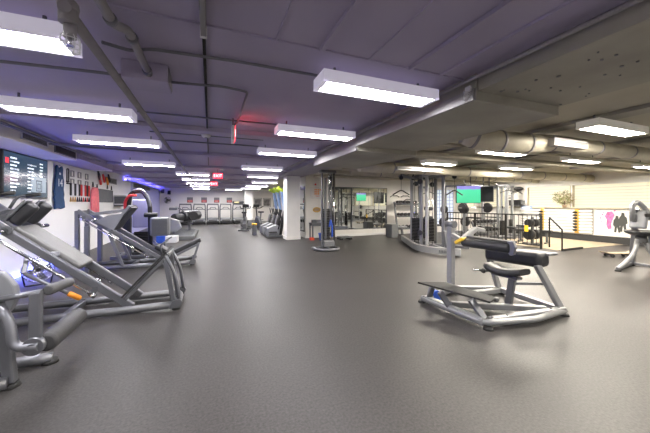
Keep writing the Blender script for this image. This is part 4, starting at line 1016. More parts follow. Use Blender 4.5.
tn = ['bottom', 'middle', 'top']
for k in range(3):
    z = 0.30+k*1.10/2; y = 10.85-0.06+0.22*z/1.40*0.8-0.05
    for i in range(5):
        put_db(7.93+i*0.21, y, z+0.088, 0, 'dumbbell, %s from left on the %s tier right of the mirror' % (ordn[i], tn[k]), 'dumbbells on the rack right of the mirror')
for x, z, lb in ((7.95, 1.78, 'upper left'), (8.55, 1.78, 'upper right'), (8.75, 1.62, 'lower right')):
    t = thing('lat_bar', '%s black bent bar hung on the wall over the dumbbell rack' % lb, 'cable bar', (x, YM-0.05, z))
    MB().tube(fillet([(-0.24, 0, -0.06), (-0.16, 0, 0), (0.16, 0, 0), (0.24, 0, -0.06)], 0.04), 0.018, 8).build('bar', 'black_metal', t)
    hk = MB()
    for q in (-0.1, 0.1): hk.cyl((q, 0.045, 0.012), (q, -0.02, 0.024), 0.01, n=8)
    hk.build('hook', 'chrome', t)
t = thing('weight_bench', 'grey box bench with dark end standing before the dumbbell rack', 'bench', (7.2, 10.3, 0))
MB().box(-0.22, 0.1, -0.22, 0.22, 0, 0.55, 0.02).build('body', 'board_grey', t)
MB().obox((0.35, 0, 0.42), (0.55, 0.30, 0.09), None, 0.03, 3).build('pad', 'shroud_grey', t)
MB().bar((0.5, 0, 0.02), (0.42, 0, 0.40), 0.07, 0.07, up=(1,0,0)).build('leg', 'silver', t)

# multi station cable machine
ms = thing('cable_station', 'large grey multi-station cable machine with two black weight stacks and a curved base', 'cable machine', (6.6, 7.6, 0))
def Q(x, y, z=0): return Vector((x-6.6, y-7.6, z))
b = MB()
front = fillet([Q(6.70, 9.0, 0.14), Q(5.62, 6.90, 0.14), Q(5.60, 6.25, 0.14), Q(6.05, 5.70, 0.14)], 0.35, 8)
for i in range(len(front)-1): b.bar(front[i], front[i+1]+(front[i+1]-front[i])*0.06, 0.10, 0.17, bev=0.0)
b.build('curved_base', 'light_frame', ms)
lt = MB()
for k in range(9):
    t_ = 0.32+k*0.055; P0 = Q(5.60, 6.25, 0.14).lerp(Q(6.05, 5.70, 0.14), t_)
    lt.obox(P0+Vector((-0.045, -0.035, 0)), (0.03, 0.035, 0.07), Matrix.Rotation(-0.9, 3, 'Z'))
lt.build('base_lettering', 'silver_dark', ms)
fm = MB()
for p in ((6.05, 5.72), (5.64, 6.85), (7.4, 6.6), (7.3, 8.6), (6.68, 8.95)): fm.bar(Q(*p, 0.06), Q(6.8, 7.6, 0.06), 0.09, 0.08, bev=0.01)
fm.build('floor_frame', 'silver', ms)
for i, (x, y, c) in enumerate(((6.17, 7.32, 'silver'), (6.27, 7.18, 'light_frame'), (6.52, 8.22, 'light_frame'), (6.98, 7.58, 'silver_dark'), (7.25, 8.3, 'silver'), (6.75, 7.0, 'silver'))):
    MB().obox(Q(x, y, 1.18), (0.09, 0.09, 2.34), Matrix.Rotation(0.5, 3, 'Z'), 0.012).build('upright', c, ms)
for x, y in ((6.36, 7.78), (6.63, 7.42), (7.05, 8.05)):
    ws = MB()
    for k in range(15): ws.obox(Q(x, y, 0.24+k*0.048), (0.16, 0.26, 0.041), Matrix.Rotation(0.5, 3, 'Z'), 0.004)
    ws.build('weight_stack', 'black_metal', ms)
    g = MB()
    for d in (-0.06, 0.06): g.cyl(Q(x+d*-0.48, y+d*0.88, 0.1), Q(x+d*-0.48, y+d*0.88, 2.25), 0.012, n=8)
    g.build('guide_rod', 'chrome', ms)
tp = MB()
for a, c in (((6.17, 7.32), (6.98, 7.58)), ((6.17, 7.32), (6.52, 8.22)), ((6.52, 8.22), (7.25, 8.3)), ((6.98, 7.58), (7.25, 8.3)), ((6.75, 7.0), (7.25, 8.3)), ((6.27, 7.18), (6.75, 7.0))):
    tp.bar(Q(*a, 2.30), Q(*c, 2.30), 0.08, 0.10, bev=0.01)
tp.build('top_frame', 'silver_dark', ms)
am = MB()
for a, c in (((6.52, 8.22), (5.95, 8.05)), ((6.98, 7.58), (7.35, 7.1)), ((6.17, 7.32), (6.35, 6.5)), ((6.3, 7.8), (5.85, 8.4))):
    am.bar(Q(*a, 2.26), Q(*c, 2.40), 0.06, 0.07, bev=0.008)
am.build('top_arm', 'light_frame', ms)
for x, y in ((5.95, 8.05), (7.33, 7.12), (6.36, 6.55), (6.5, 7.6), (6.75, 7.75), (6.4, 8.0)):
    p = MB(); p.cyl(Q(x-0.02, y-0.01, 2.28), Q(x+0.02, y+0.01, 2.28), 0.07, n=14); p.bar(Q(x, y, 2.28), Q(x, y, 2.40), 0.03, 0.04); p.build('pulley', 'black_plastic', ms)
for x, y, z in ((5.95, 8.05, 1.86), (7.33, 7.12, 1.84)):
    MB().cyl(Q(x, y, 2.24), Q(x, y, z), 0.006, n=6).build('cable', 'black_plastic', ms)
    MB().tube(fillet([Q(x-0.30, y+0.04, z-0.15), Q(x-0.05, y, z-0.01), Q(x+0.05, y, z-0.01), Q(x+0.30, y-0.04, z-0.15)], 0.06), 0.02, 8).build('lat_bar', 'black_metal', ms)
MB().prism([(0.0, 0.1), (0.30, 0.1), (0.42, 0.45), (-0.12, 0.45)], 'xz', -0.9, -0.85, 0.01).build('low_row_plate', 'silver', ms)
MB().prism([(6.35-6.6, 0.12), (6.62-6.6, 0.12), (6.80-6.6, 0.62), (6.25-6.6, 0.62)], 'xz', 6.45-7.6, 6.53-7.6, 0.012).build('row_shroud', 'silver', ms)
for x, y, z in ((6.08, 7.28, 2.1), (6.6, 8.12, 2.1), (6.9, 7.66, 2.05), (6.08, 7.28, 0.5)):
    MB().cyl(Q(x, y, z), Q(x+0.05, y+0.03, z), 0.08, n=16).build('pulley', 'black_plastic', ms)
st = MB(); st.bar(Q(6.85, 6.75, 0.08), Q(6.85, 6.75, 0.42), 0.07, 0.07); st.build('seat_post', 'silver', ms)
MB().obox(Q(6.85, 6.75, 0.46), (0.34, 0.34, 0.09), None, 0.03, 3).build('seat', 'black_vinyl', ms)
for z in (1.25, 0.95):
    MB().pad(Q(6.15, 7.1, z) + Vector((0.25, 0.35, 0)), Q(6.15, 7.1, z) + Vector((0.5, 0.25, 0)), 0.06).build('knee_pad', 'black_vinyl', ms)

# ------------------------------------------------------------------ hip thrust machine (front right)
hp = thing('hip_thrust_machine', 'grey glute bridge machine with black pads and dark foot platform at the front right', 'exercise machine', (3.5, 2.75, 0))
def K(x, y, z): return Vector((x-3.5, y-2.75, z))
b = MB()
b.tube(fillet([K(2.80, 3.30, 0.07), K(2.86, 2.34, 0.07), K(3.5, 2.20, 0.07), K(4.14, 2.26, 0.07)], 0.10), 0.036, 12)
b.bar(K(2.95, 2.36, 0.07), K(4.12, 2.26, 0.07), 0.08, 0.085, bev=0.014)
b.bar(K(2.82, 3.28, 0.07), K(2.87, 2.36, 0.07), 0.08, 0.085, bev=0.014)
b.bar(K(2.98, 2.95, 0.07), K(3.95, 2.36, 0.07), 0.07, 0.075, bev=0.012)
b.bar(K(2.82, 3.22, 0.07), K(3.55, 3.50, 0.07), 0.08, 0.08, bev=0.012)
b.bar(K(3.55, 3.50, 0.07), K(4.22, 3.20, 0.07), 0.08, 0.08, bev=0.012)
b.bar(K(3.62, 3.22, 0.06), K(4.25, 3.17, 0.06), 0.09, 0.07, bev=0.012)
b.bar(K(4.20, 3.20, 0.07), K(4.10, 2.28, 0.07), 0.07, 0.075, bev=0.012)
b.build('base_frame', 'light_frame', hp)
for x, y in ((2.81, 3.32), (2.88, 2.32), (4.13, 2.26), (4.24, 3.18), (3.55, 3.52)):
    q = MB(); q.cyl(K(x, y, 0), K(x, y, 0.03), 0.055, 0.045, 14); q.build('rubber_foot', 'rubber', hp)
bo = MB()
for x, y in ((2.98, 2.35), (3.2, 2.33), (3.9, 2.28), (4.04, 2.27), (3.9, 3.2), (4.05, 3.18)): bo.cyl(K(x, y, 0.11), K(x, y, 0.122), 0.014, n=8)
bo.build('bolt', 'silver_dark', hp)
MB().slab4(K(2.92, 2.33, 0.305), K(3.17, 2.44, 0.29), K(3.03, 3.10, 0.32), K(2.655, 3.22, 0.33), 0.022).build('foot_platform', 'rubber', hp)
pf = MB()
pf.bar(K(2.80, 3.12, 0.292), K(3.02, 2.44, 0.268), 0.05, 0.035, bev=0.006); pf.bar(K(2.98, 3.05, 0.286), K(3.12, 2.50, 0.258), 0.05, 0.035, bev=0.006)
pf.build('platform_frame', 'silver', hp)
pe = MB(); pe.bar(K(3.10, 2.40, 0.275), K(3.19, 2.45, 0.268), 0.06, 0.05, bev=0.015); pe.build('platform_end_cap', 'roller_vinyl', hp)
for (a, c) in ((K(2.72, 2.88, 0.285), K(2.84, 2.84, 0.09)), (K(2.84, 2.52, 0.28), K(2.92, 2.40, 0.09)), (K(2.86, 3.15, 0.29), K(2.83, 3.2, 0.09))):
    MB().bar(a, c, 0.075, 0.04, up=(0,1,0), bev=0.008).build('platform_strut', 'silver', hp)
for (a, c) in ((K(4.11, 2.29, 0.09), K(3.86, 2.42, 0.63)), (K(4.20, 3.20, 0.09), K(3.88, 3.12, 0.63))):
    MB().bar(a, c, 0.085, 0.06, up=(0,1,0), bev=0.014).build('back_post', 'light_frame', hp)
# back pad: rounded cross-section swept along its length
def padbar(p0, p1, w, h, name, m, root, bev=0.05):
    o = MB(); o.bar(p0, p1, w, h, bev=bev, seg=5); return o.build(name, m, root)
padbar(K(3.94, 3.16, 0.66), K(3.96, 2.38, 0.685), 0.25, 0.195, 'back_pad', 'black_vinyl', hp, 0.06)
MB().bar(K(4.07, 3.18, 0.715), K(4.10, 2.36, 0.755), 0.20, 0.035, bev=0.012).build('pad_shelf', 'shroud_grey', hp)
MB().bar(K(3.88, 3.10, 0.60), K(3.90, 2.42, 0.63), 0.10, 0.05, bev=0.01).build('pad_beam', 'silver', hp)
# saddle seat
R2 = []
sd = MB(); nseg = 10; rows = []
for i in range(nseg+1):
    t_ = i/nseg; y = 2.90-0.48*t_; z = 0.505+0.045*(2*t_-1)**2
    x = 3.61+0.03*t_
    prof = [(-0.11, -0.04), (-0.13, 0.0), (-0.11, 0.04), (-0.05, 0.05), (0.05, 0.05), (0.11, 0.04), (0.13, 0.0), (0.11, -0.04)]
    k_ = 0.82 if i in (0, nseg) else 1.0
    rows.append([sd.bm.verts.new(K(x+px*k_, y, z+pz*k_)) for px, pz in prof])
for i in range(nseg):
    for j in range(8):
        f = sd.bm.faces.new((rows[i][j], rows[i][(j+1) % 8], rows[i+1][(j+1) % 8], rows[i+1][j])); f.smooth = True
sd.bm.faces.new(rows[0]); sd.bm.faces.new(list(reversed(rows[-1])))
sd.build('seat_pad', 'black_vinyl', hp)
sb = MB(); sb.bar(K(3.70, 2.68, 0.07), K(3.60, 2.55, 0.45), 0.06, 0.085, up=(0,1,0), bev=0.012); sb.bar(K(3.62, 2.56, 0.38), K(3.96, 2.40, 0.38), 0.035, 0.035, bev=0.008); sb.bar(K(3.62, 2.83, 0.455), K(3.63, 2.48, 0.455), 0.10, 0.03)
sb.build('seat_support', 'silver', hp)
pn = MB(); pn.cyl(K(3.40, 2.86, 0.50), K(3.56, 2.80, 0.49), 0.012, n=8); pn.ball(K(3.44, 2.845, 0.497), 0.035); pn.build('adjust_pin', 'black_plastic', hp)
MB().cyl(K(3.30, 2.90, 0.515), K(3.42, 2.855, 0.50), 0.012, n=8).build('pin_rod', 'chrome', hp)
# hip roller on its arm
MB().pad(K(3.40, 3.14, 0.85), K(3.41, 2.44, 0.86), 0.062, 18).build('hip_roller', 'black_vinyl', hp)
MB().prism([(2.40, 0.95), (2.37, 0.88), (2.39, 0.79), (2.44, 0.77), (2.48, 0.82), (2.47, 0.94)], 'yz', 3.41-3.5-0.02, 3.41-3.5+0.02, 0.006).build('roller_bracket', 'silver', hp).location = (0, -2.75, 0)
MB().bar(K(3.46, 2.42, 0.93), K(3.46, 3.10, 0.93), 0.10, 0.03, bev=0.01).build('roller_shield', 'charcoal', hp)
ya = MB(); ya.obox(K(3.37, 3.16, 0.87), (0.10, 0.16, 0.05), Matrix.Rotation(-0.5, 3, 'X'), 0.015); ya.build('handle_tip', 'yellow', hp)['label'] = 'yellow release handle'
aa = MB(); aa.bar(K(3.42, 3.20, 0.86), K(3.80, 3.28, 1.02), 0.07, 0.07, bev=0.012); aa.bar(K(3.80, 3.28, 1.02), K(4.02, 3.32, 0.98), 0.07, 0.06, bev=0.012); aa.bar(K(3.55, 3.50, 0.92), K(3.42, 3.16, 0.86), 0.06, 0.06, bev=0.01)
aa.build('lever_arm', 'light_frame', hp)
MB().obox(K(3.55, 3.52, 0.57), (0.085, 0.10, 1.06), None, 0.012).build('upright_post', 'light_frame', hp)
MB().cyl(K(3.55, 3.44, 1.08), K(3.55, 3.60, 1.08), 0.055, n=16).build('pivot', 'silver', hp)
MB().cyl(K(3.0, 3.22, 0.09), K(3.0, 3.30, 0.09), 0.075, n=18).build('transport_wheel', 'blue', hp)

# ------------------------------------------------------------------ railing and ramp
rl = thing('railing', 'black metal railing in front of the free weight area', 'railing', (9.4, 6.9, 0))
A = Vector((9.57-9.4, 5.87-6.9, 0)); B = Vector((9.20-9.4, 9.3-6.9, 0))
r = MB(); up = Vector((0, 0, 1))
r.bar(A+up*1.05, B+up*1.05, 0.045, 0.04); r.build('top_rail', 'black_metal', rl)
r = MB(); r.bar(A+up*0.10, B+up*0.10, 0.03, 0.03); r.build('bottom_rail', 'black_metal', rl)
for t_ in (0, 0.31, 0.64, 1.0):
    p = A.lerp(B, t_); MB().bar(p, p+up*1.05, 0.05, 0.05).build('post', 'black_metal', rl)
for i in range(1, 26):
    p = A.lerp(B, i/26); MB().bar(p+up*0.10, p+up*1.04, 0.014, 0.014).build('baluster', 'black_metal', rl)
hr = thing('handrail', 'black sloping handrail at the wooden landing', 'railing', (9.73, 5.38, 0))
MB().tube(fillet([(0, 0, 0.0), (0, 0, 0.63), (0.40, 0.58, 0.97), (0.40, 0.58, 0.0)], 0.03), 0.022, 8).build('rail', 'black_metal', hr)
MB().bar((0, 0, 0.03), (1.1, 0.05, 0.03), 0.05, 0.06).build('curb_bar', 'black_metal', hr)
MB().box(-0.06, 0.06, -0.06, 0.06, 0, 0.012).build('base_plate', 'black_metal', hr)
t = thing('warning_tag', 'yellow tag hung on the railing bars near its right end', 'tag', (9.42, 6.22, 0.62))
MB().obox((0, 0, 0), (0.012, 0.12, 0.20), None, 0.004).build('tag', 'yellow', t); MB().box(-0.008, 0.008, -0.04, 0.04, 0.10, 0.12).build('clip', 'black_metal', t)

# ------------------------------------------------------------------ free weight area behind the railing
def make_power_rack(label, loc, rz=0, plates=True, h=2.25):
    t = thing('power_rack', label, 'power rack', loc, rz)
    for sx in (-1, 1):
        for sy in (-1, 1): MB().box(sx*0.58-0.035, sx*0.58+0.035, sy*0.5-0.035, sy*0.5+0.035, 0, h, 0.006).build('upright', 'light_frame', t)
        f = MB(); f.bar((sx*0.58, -0.75, 0.04), (sx*0.58, 0.55, 0.04), 0.07, 0.07); f.build('foot_beam', 'silver', t)
        MB().bar((sx*0.58, -0.5, h-0.04), (sx*0.58, 0.5, h-0.04), 0.06, 0.07).build('side_beam', 'silver', t)
    for y, z in ((0.5, h-0.04), (-0.5, h-0.04), (0.5, 0.1)): MB().bar((-0.58, y, z), (0.58, y, z), 0.06, 0.07).build('cross_beam', 'silver', t)
    c = MB()
    for sx in (-1, 1): c.bar((sx*0.58, -0.5, 0.75), (sx*0.58, 0.5, 0.75), 0.04, 0.05)
    c.build('safety_bar', 'black_metal', t)
    for sx in (-1, 1): MB().prism([(-0.66, 1.19), (-0.52, 1.19), (-0.52, 1.30), (-0.56, 1.30), (-0.56, 1.215), (-0.64, 1.215), (-0.64, 1.25), (-0.66, 1.25)], 'yz', sx*0.58-0.03, sx*0.58+0.03).build('bar_hook', 'black_metal', t)
    if plates:
        for sx in (-1, 1):
            p = MB(); p.cyl((sx*0.62, 0.5, 0.55), (sx*0.78, 0.5, 0.55), 0.22, n=20); p.cyl((sx*0.62, 0.5, 1.15), (sx*0.74, 0.5, 1.15), 0.18, n=20); p.build('stored_plate', 'iron', t)
    return t
def make_barbell(label, loc, rz=0, big=True):
    t = thing('barbell', label, 'barbell', loc, rz)
    MB().cyl((-1.05, 0, 0), (1.05, 0, 0), 0.016, n=10).build('bar', 'chrome', t)
    for s in (-1, 1):
        for k, r in enumerate((0.225, 0.20)[:2 if big else 1]):
            MB().cyl((s*(0.74+k*0.06), 0, 0), (s*(0.79+k*0.06), 0, 0), r, n=22).build('plate', 'iron', t)
    return t
make_power_rack('silver power rack under the hanging television', (10.75, 9.9, 0), 0.05)
make_barbell('barbell with black plates across the rack under the television', (10.78, 9.30, 1.233), 0.05)
make_power_rack('second silver power rack nearer the lit window', (12.35, 10.2, 0), 0, False)
make_rack('two-tier dumbbell rack behind the left end of the railing', (10.2, 8.3, 0), 1.3, 0.12, 2, 0.62)
for k in range(2):
    z = 0.30+k*0.32; y = -0.06+0.22*z/0.62*0.8-0.05
    for i in range(6):
        x = -0.53+i*0.21; c, s = math.cos(0.12), math.sin(0.12)
        put_db(10.2+x*c-y*s, 8.3+x*s+y*c, z+0.095, 0.12, 'dumbbell, %s from left on the %s tier behind the railing' % (ordn[i], ('lower', 'upper')[k]), 'dumbbells on the rack behind the railing')
def make_column_machine(label, loc, rz=0):
    t = thing('cable_column', label, 'cable machine', loc, rz)
    b = MB(); b.box(-0.35, 0.35, -0.3, 0.3, 0, 0.08, 0.015); b.build('base', 'silver', t)
    for s in (-1, 1): MB().box(s*0.2-0.04, s*0.2+0.04, 0.0, 0.09, 0.06, 2.2, 0.01).build('upright', 'light_frame', t)
    ws = MB()
    for k in range(12): ws.box(-0.12, 0.12, -0.04, 0.10, 0.12+k*0.05, 0.163+k*0.05, 0.004)
    ws.build('weight_stack', 'black_metal', t)
    MB().box(-0.26, 0.26, -0.02, 0.12, 2.12, 2.22, 0.02).build('top_cap', 'silver', t)
    MB().obox((0.05, -0.55, 0.46), (0.36, 0.42, 0.09), None, 0.03, 3).build('seat', 'black_vinyl', t)
    MB().bar((0.05, -0.55, 0.0), (0.05, -0.55, 0.42), 0.08, 0.08).build('seat_post', 'silver', t)
    MB().tube(fillet([(-0.35, -0.3, 1.85), (-0.1, -0.3, 1.95), (0.1, -0.3, 1.95), (0.35, -0.3, 1.85)], 0.1), 0.018, 8).build('lat_bar', 'black_metal', t)
    MB().tube([(0, -0.02, 2.15), (0, -0.3, 2.15), (0, -0.3, 1.95)], 0.012, 6).build('cable', 'black_plastic', t)
    return t
make_column_machine('pale cable column behind the railing right of the television', (11.3, 8.4, 0), -0.3)
make_column_machine('pale cable column close to the far corner window', (12.4, 8.9, 0), 0)
make_column_machine('pale cable column between the television and the cable station', (9.2, 10.75, 0), 0.1)
t = thing('weight_bench', 'black flat bench behind the railing posts', 'bench', (10.9, 6.95, 0), 0.3)
MB().obox((0, 0, 0.44), (0.28, 1.1, 0.08), None, 0.03, 3).build('pad', 'black_vinyl', t)
for y in (-0.4, 0.4):
    q = MB(); q.bar((0, y, 0.03), (0, y, 0.41), 0.06, 0.06); q.bar((-0.22, y, 0.03), (0.22, y, 0.03), 0.06, 0.06); q.build('leg', 'silver_dark', t)
t = thing('weight_tree', 'small weight tree with black plates behind the yellow tag', 'weight tree', (10.3, 6.6, 0))
MB().bar((0, 0, 0.03), (0, 0, 0.95), 0.07, 0.07).build('post', 'silver_dark', t)
q = MB(); q.bar((-0.3, 0, 0.03), (0.3, 0, 0.03), 0.07, 0.06); q.bar((0, -0.3, 0.03), (0, 0.3, 0.03), 0.07, 0.06); q.build('base', 'silver_dark', t)
for sx in (-1, 1):
    for z in (0.35, 0.75):
        MB().cyl((sx*0.05, 0, z), (sx*0.22, 0, z), 0.17 if z < 0.5 else 0.13, n=20).build('plate', 'iron', t)
# hanging televisions
def make_tv(name, label, loc, rz, W, Hh, pic, poles=True):
    t = thing(name, label, 'television', loc, rz)
    MB().box(-W/2, W/2, 0.0, 0.06, -Hh/2, Hh/2, 0.008).build('bezel', 'black_plastic', t)
    MB().box(-W/2+0.012, W/2-0.012, -0.006, 0.0, -Hh/2+0.014, Hh/2-0.012).build('screen', pic, t)
    if poles:
        for s in (-0.09, 0.12):
            MB().cyl((s, 0.10, 0), (s, 0.10, H-loc[2]), 0.022, n=10).build('pole', 'silver_dark', t)
        MB().box(-0.2, 0.2, 0.06, 0.11, -0.12, 0.12, 0.01).build('bracket', 'black_metal', t)
    return t
make_tv('television', 'television with green picture hanging on two poles over the weight area', (9.08, 8.14, 1.76), -0.38, 0.92, 0.66, 'tv_picture')
make_tv('television', 'black-backed second television beside the green one, turned away', (9.72, 7.98, 1.77), -1.25, 0.60, 0.58, 'screen_off')
make_tv('television', 'television out of frame showing green in the mirror', (11.0, 2.6, 1.95), PI, 0.85, 0.62, 'tv_picture')
# wall items near the far right corner
t = thing('wall_clock', 'round white clock on the right wall near the hanging television', 'clock', (XR, 10.35-0.85, 1.98))
MB().lathe([(0.20, 0), (0.20, -0.03), (0.18, -0.04)], axis='x', n=24).build('rim', 'vent_grey', t)
MB().lathe([(0.17, -0.036), (0.17, -0.042)], axis='x', n=24).build('face', 'white_plastic', t)
q = MB(); q.bar((-0.045, 0, 0), (-0.045, 0.0, 0.12), 0.01, 0.012); q.bar((-0.045, 0, 0), (-0.045, 0.08, -0.02), 0.01, 0.012); q.build('hands', 'black_plastic', t)
wn = text('wall_number', '2', 0.62, 'charcoal', (XR-0.006, 9.62, 1.84), (PI/2, 0, -PI/2)); tag(wn, 'large dark number painted on the right wall beside the clock', 'number')
t = thing('wall_speaker', 'black oval speaker on the right wall beside the long windows', 'speaker', (XR, 9.05, 2.10))
MB().ball((-0.16, 0, 0), (0.13, 0.24, 0.10)).build('body', 'black_plastic', t); MB().cyl((-0.08, 0, 0), (0, 0, 0), 0.04).build('bracket', 'silver_dark', t)
t = thing('wall_monitor', 'black monitor box on a wall shelf under the oval speaker', 'monitor', (XR, 9.15, 1.35))
MB().box(-0.34, -0.10, -0.28, 0.22, 0.0, 0.24, 0.015).build('body', 'black_plastic', t); MB().box(-0.36, 0, -0.3, 0.26, -0.03, 0.0, 0.004).build('shelf', 'silver_dark', t)
MB().obox((-0.22, -0.36, 0.12), (0.16, 0.10, 0.18), None, 0.02).build('side_lamp', 'board_grey', t)
t = thing('wall_box', 'small pale blue box on the right wall below the monitor shelf', 'box', (XR, 8.72, 1.22))
MB().box(-0.12, 0, -0.22, 0.22, -0.06, 0.10, 0.01).build('body', 'pale_blue', t); MB().box(-0.125, -0.118, -0.18, 0.18, -0.02, 0.06).build('label_plate', 'white_plastic', t)

# wall bar rack: white bars carried by gold holders with black knobs
def bar_rack(label, ys, y0, y1):
    t = thing('wall_bar_rack', label, 'wall bars', (XR, (y0+y1)/2, 0)); yc = (y0+y1)/2
    MB().box(-0.012, 0, y0-yc, y1-yc, 0.26, 1.22).build('back_panel', 'panel_grey', t)
    for i in range(8):
        z = 0.33+i*0.115
        MB().box(-0.10, -0.03, y0-yc, y1-yc, z-0.040, z+0.040, 0.014).build('bar', 'bar_white', t)
    for y in ys:
        p = MB().box(-0.105, 0.0, y-yc-0.07, y-yc+0.07, 0.27, 1.21, 0.005).build('holder', 'gold', t)
        k_ = MB()
        for i in range(7): k_.ball((-0.12, y-yc+0.05, 0.39+i*0.115), (0.05, 0.09, 0.042), 10)
        k_.build('knob', 'black_plastic', p)
    return t
bar_rack('white wall bars on gold holders below the long windows', (8.05, 6.80), 6.32, 9.0)
# mural panel
mp = thing('wall_poster', 'white wall panel with pink splash and two dark standing figures beside the wall bars', 'poster', (XR, 5.68, 0.74))
MB().box(-0.02, 0, -0.62, 0.60, -0.48, 0.48, 0.003).build('panel', 'poster_white', mp)
MB().prism([(0.22, 0.38), (0.10, 0.40), (0.02, 0.28), (0.07, 0.12), (0.12, -0.05), (0.10, -0.22), (0.20, -0.25), (0.25, -0.1), (0.24, 0.1), (0.30, 0.22)], 'yz', -0.024, -0.019).build('pink_splash', 'pink', mp)
q = MB()
for y, z, r in ((0.36, 0.28, 0.03), (0.42, 0.15, 0.025), (0.40, 0.02, 0.02), (0.02, 0.42, 0.03), (0.33, 0.36, 0.02)): q.lathe([(r, -0.024), (r, -0.019)], (0, y, z), 10, 'x')
q.build('pink_dots', 'pink', mp)
def fig(y, s): return [(y+p*s, z*s+0.0) for p, z in ((-0.05, 0.32), (0.05, 0.34), (0.07, 0.22), (0.14, 0.12), (0.16, -0.12), (0.10, -0.2), (0.12, -0.46), (0.03, -0.47), (0.0, -0.2), (-0.05, -0.47), (-0.13, -0.46), (-0.10, -0.15), (-0.16, -0.1), (-0.13, 0.13), (-0.06, 0.20))]
MB().prism([(y*0.75, z*0.8) for y, z in fig(-0.06, 0.92)], 'yz', -0.024, -0.019).build('dark_figure', 'charcoal', mp)
MB().prism([(y*0.75, z*0.85+0.08) for y, z in fig(-0.27, 0.98)], 'yz', -0.025, -0.0195).build('dark_figure', 'charcoal', mp)
# dried plant on the sill
pl = thing('sill_plant', 'round bushy dried plant on the window sill above the wall bars', 'plant', (XR-0.14, 7.2, WZ0))
MB().lathe([(0.07, 0.0), (0.09, 0.10), (0.085, 0.10), (0.06, 0.03)], n=14).build('pot', 'terracotta', pl)
rr = random.Random(5); tw = MB(); lf = MB(); lf2 = MB()
C = Vector((-0.05, 0, 0.40))
for k in range(110):
    d = Vector((rr.gauss(0, 1), rr.gauss(0, 1), rr.gauss(0, 1))).normalized(); e = C + Vector((d.x*0.30, d.y*0.46, d.z*0.32))*rr.uniform(0.75, 1.0)
    if e.x > 0.06: e.x = 0.06-rr.random()*0.1
    s = Vector((0, 0, 0.10)) if k < 50 else C + Vector((d.x, d.y, d.z))*0.1
    tw.tube([s, s.lerp(e, 0.5)+Vector((0, 0, 0.03)), e], 0.0035, 4)
    for q in range(5):
        p = s.lerp(e, rr.uniform(0.45, 1.0)); a = Vector((rr.gauss(0, 1), rr.gauss(0, 1), rr.gauss(0, 1))).normalized()*0.045; b_ = a.cross(d).normalized()*0.02
        (lf if rr.random() < 0.5 else lf2)._add([p, p+a*0.5+b_, p+a, p+a*0.5-b_], [(0, 1, 2, 3)])
tw.build('branches', 'twig', pl); o = lf.build('leaves', 'leaf', pl); o['kind'] = 'stuff'; o = lf2.build('dry_leaves', 'leaf_pale', pl); o['kind'] = 'stuff'

# machine cut by the right edge
rm = thing('ab_machine', 'grey machine on bent tube legs with dark tray, cut by the right edge', 'exercise machine', (8.40, 3.34, 0))
def J(x, y, z): return Vector((x-8.55, y-3.55, z))
lg = [[(8.05, 3.55, 0.05), (8.20, 3.50, 0.16), (8.36, 3.42, 0.36), (8.44, 3.40, 0.66)], [(9.0, 2.95, 0.05), (8.8, 3.1, 0.16), (8.62, 3.28, 0.38), (8.56, 3.34, 0.68)]]
for P in lg: MB().tube(fillet([J(*p) for p in P], 0.2), 0.042, 12).build('leg', 'light_frame', rm)
b = MB(); b.bar(J(8.06, 3.56, 0.05), J(9.1, 3.75, 0.05), 0.06, 0.06, bev=0.01); b.bar(J(9.0, 2.95, 0.05), J(9.1, 3.75, 0.05), 0.06, 0.06, bev=0.01); b.bar(J(9.1, 3.75, 0.05), J(8.9, 3.6, 1.30), 0.09, 0.09, up=(1,0,0), bev=0.012); b.build('frame', 'silver', rm)
for p in ((8.05, 3.55), (9.0, 2.95), (9.1, 3.75)):
    q = MB(); q.cyl(J(*p, 0), J(*p, 0.03), 0.055, 0.045, 12); q.build('rubber_foot', 'rubber', rm)
MB().cyl(J(8.5, 3.37, 0.60), J(8.5, 3.37, 0.76), 0.09, n=16).build('hub', 'board_grey', rm)
tr = MB(); tr.lathe([(0.30, 0.0), (0.40, 0.05), (0.42, 0.09), (0.38, 0.09), (0.30, 0.04)], n=26); o = tr.build('tray', 'black_plastic', rm); o.location = J(8.60, 3.32, 0.75); o.scale = (1.0, 0.8, 1.0)
MB().obox(J(8.90, 3.56, 1.06), (0.12, 0.28, 0.40), Matrix.Rotation(0.2, 3, 'Y'), 0.04, 3).build('back_pad', 'shroud_grey', rm)
MB().tube(fillet([J(8.80, 3.62, 1.02), J(8.78, 3.62, 1.36), J(8.88, 3.58, 1.46), J(9.03, 3.50, 1.30), J(9.10, 3.46, 1.05)], 0.14, 8), 0.05, 12).build('curved_arm', 'light_frame', rm)
MB().obox(J(8.98, 3.30, 0.58), (0.42, 0.26, 0.40), Matrix.Rotation(0.3, 3, 'Z'), 0.05, 3).build('shroud', 'shroud_grey', rm)
MB().bar(J(8.85, 3.45, 1.16), J(9.25, 3.1, 1.16), 0.05, 0.07, bev=0.01).build('cross_arm', 'black_metal', rm)
MB().obox(J(9.15, 3.2, 1.02), (0.10, 0.10, 0.50), None, 0.02).build('side_post', 'black_metal', rm)
sk = thing('balance_board', 'wooden skate-like board on black wheels on the floor behind the right machine', 'board', (10.05, 4.25, 0), -0.35)
MB().prism([(-0.42, 0.13), (-0.34, 0.095), (0.34, 0.095), (0.42, 0.13), (0.42, 0.145), (0.34, 0.11), (-0.34, 0.11), (-0.42, 0.145)], 'xz', -0.11, 0.11).build('deck', 'wood', sk)
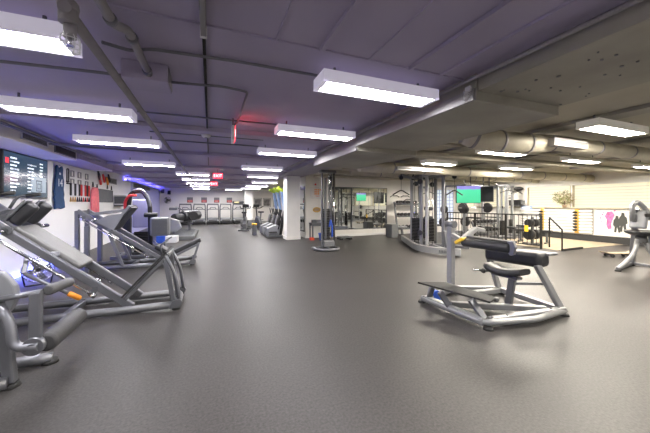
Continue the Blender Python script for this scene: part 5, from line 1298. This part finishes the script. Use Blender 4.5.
for sx in (-1, 1):
    MB().bar((sx*0.24, -0.09, 0.065), (sx*0.24, 0.09, 0.065), 0.04, 0.06).build('truck', 'silver_dark', sk)
    for sy in (-1, 1): MB().cyl((sx*0.24, sy*0.07, 0.045), (sx*0.24, sy*0.11, 0.045), 0.045, n=16).build('wheel', 'black_plastic', sk)
# machines beyond the right edge that the wall mirror shows
make_power_rack('power rack seen only in the mirror, left one', (6.6, -0.2, 0), 0.1)
make_power_rack('power rack seen only in the mirror, right one', (8.9, 0.2, 0), -0.1)
make_column_machine('cable column seen only in the mirror, near the racks', (7.8, 1.6, 0), PI)
make_column_machine('cable column seen only in the mirror, by the windows', (10.6, 1.4, 0), PI)
make_column_machine('cable column seen only in the mirror, close behind the camera side', (5.6, 0.7, 0), PI)
make_column_machine('cable column seen only in the mirror, toward the windows', (9.4, 2.5, 0), PI)
make_column_machine('cable column seen only in the mirror, hard by the window wall', (12.0, 3.3, 0), PI)
make_power_rack('power rack seen only in the mirror, by the windows', (11.6, -0.4, 0), 0)
make_barbell('barbell seen only in the mirror on the left rack', (6.662, -0.817, 1.3), 0.1)

# ------------------------------------------------------------------ camera, world, view
cam = bpy.data.cameras.new('camera'); co = bpy.data.objects.new('camera', cam); COL.objects.link(co)
co.location = (0, 0, 1.40); co.rotation_euler = (PI/2, 0, -math.atan2(115, 289))
cam.sensor_width = 36.0; cam.lens = 36.0*289/650; cam.shift_y = -12.5/650; cam.clip_start = 0.05; cam.clip_end = 100
S.camera = co
wd = bpy.data.worlds.new('world'); S.world = wd; wd.use_nodes = True
wd.node_tree.nodes['Background'].inputs[0].default_value = (0.5, 0.5, 0.55, 1); wd.node_tree.nodes['Background'].inputs[1].default_value = 0.3
S.view_settings.view_transform = 'Standard'; S.view_settings.look = 'None'; S.view_settings.gamma = 1; S.view_settings.use_curve_mapping = False
S.view_settings.exposure = 0.1
S.cycles.use_denoising = True
S.cycles.max_bounces = 8; S.cycles.diffuse_bounces = 4; S.cycles.sample_clamp_indirect = 6
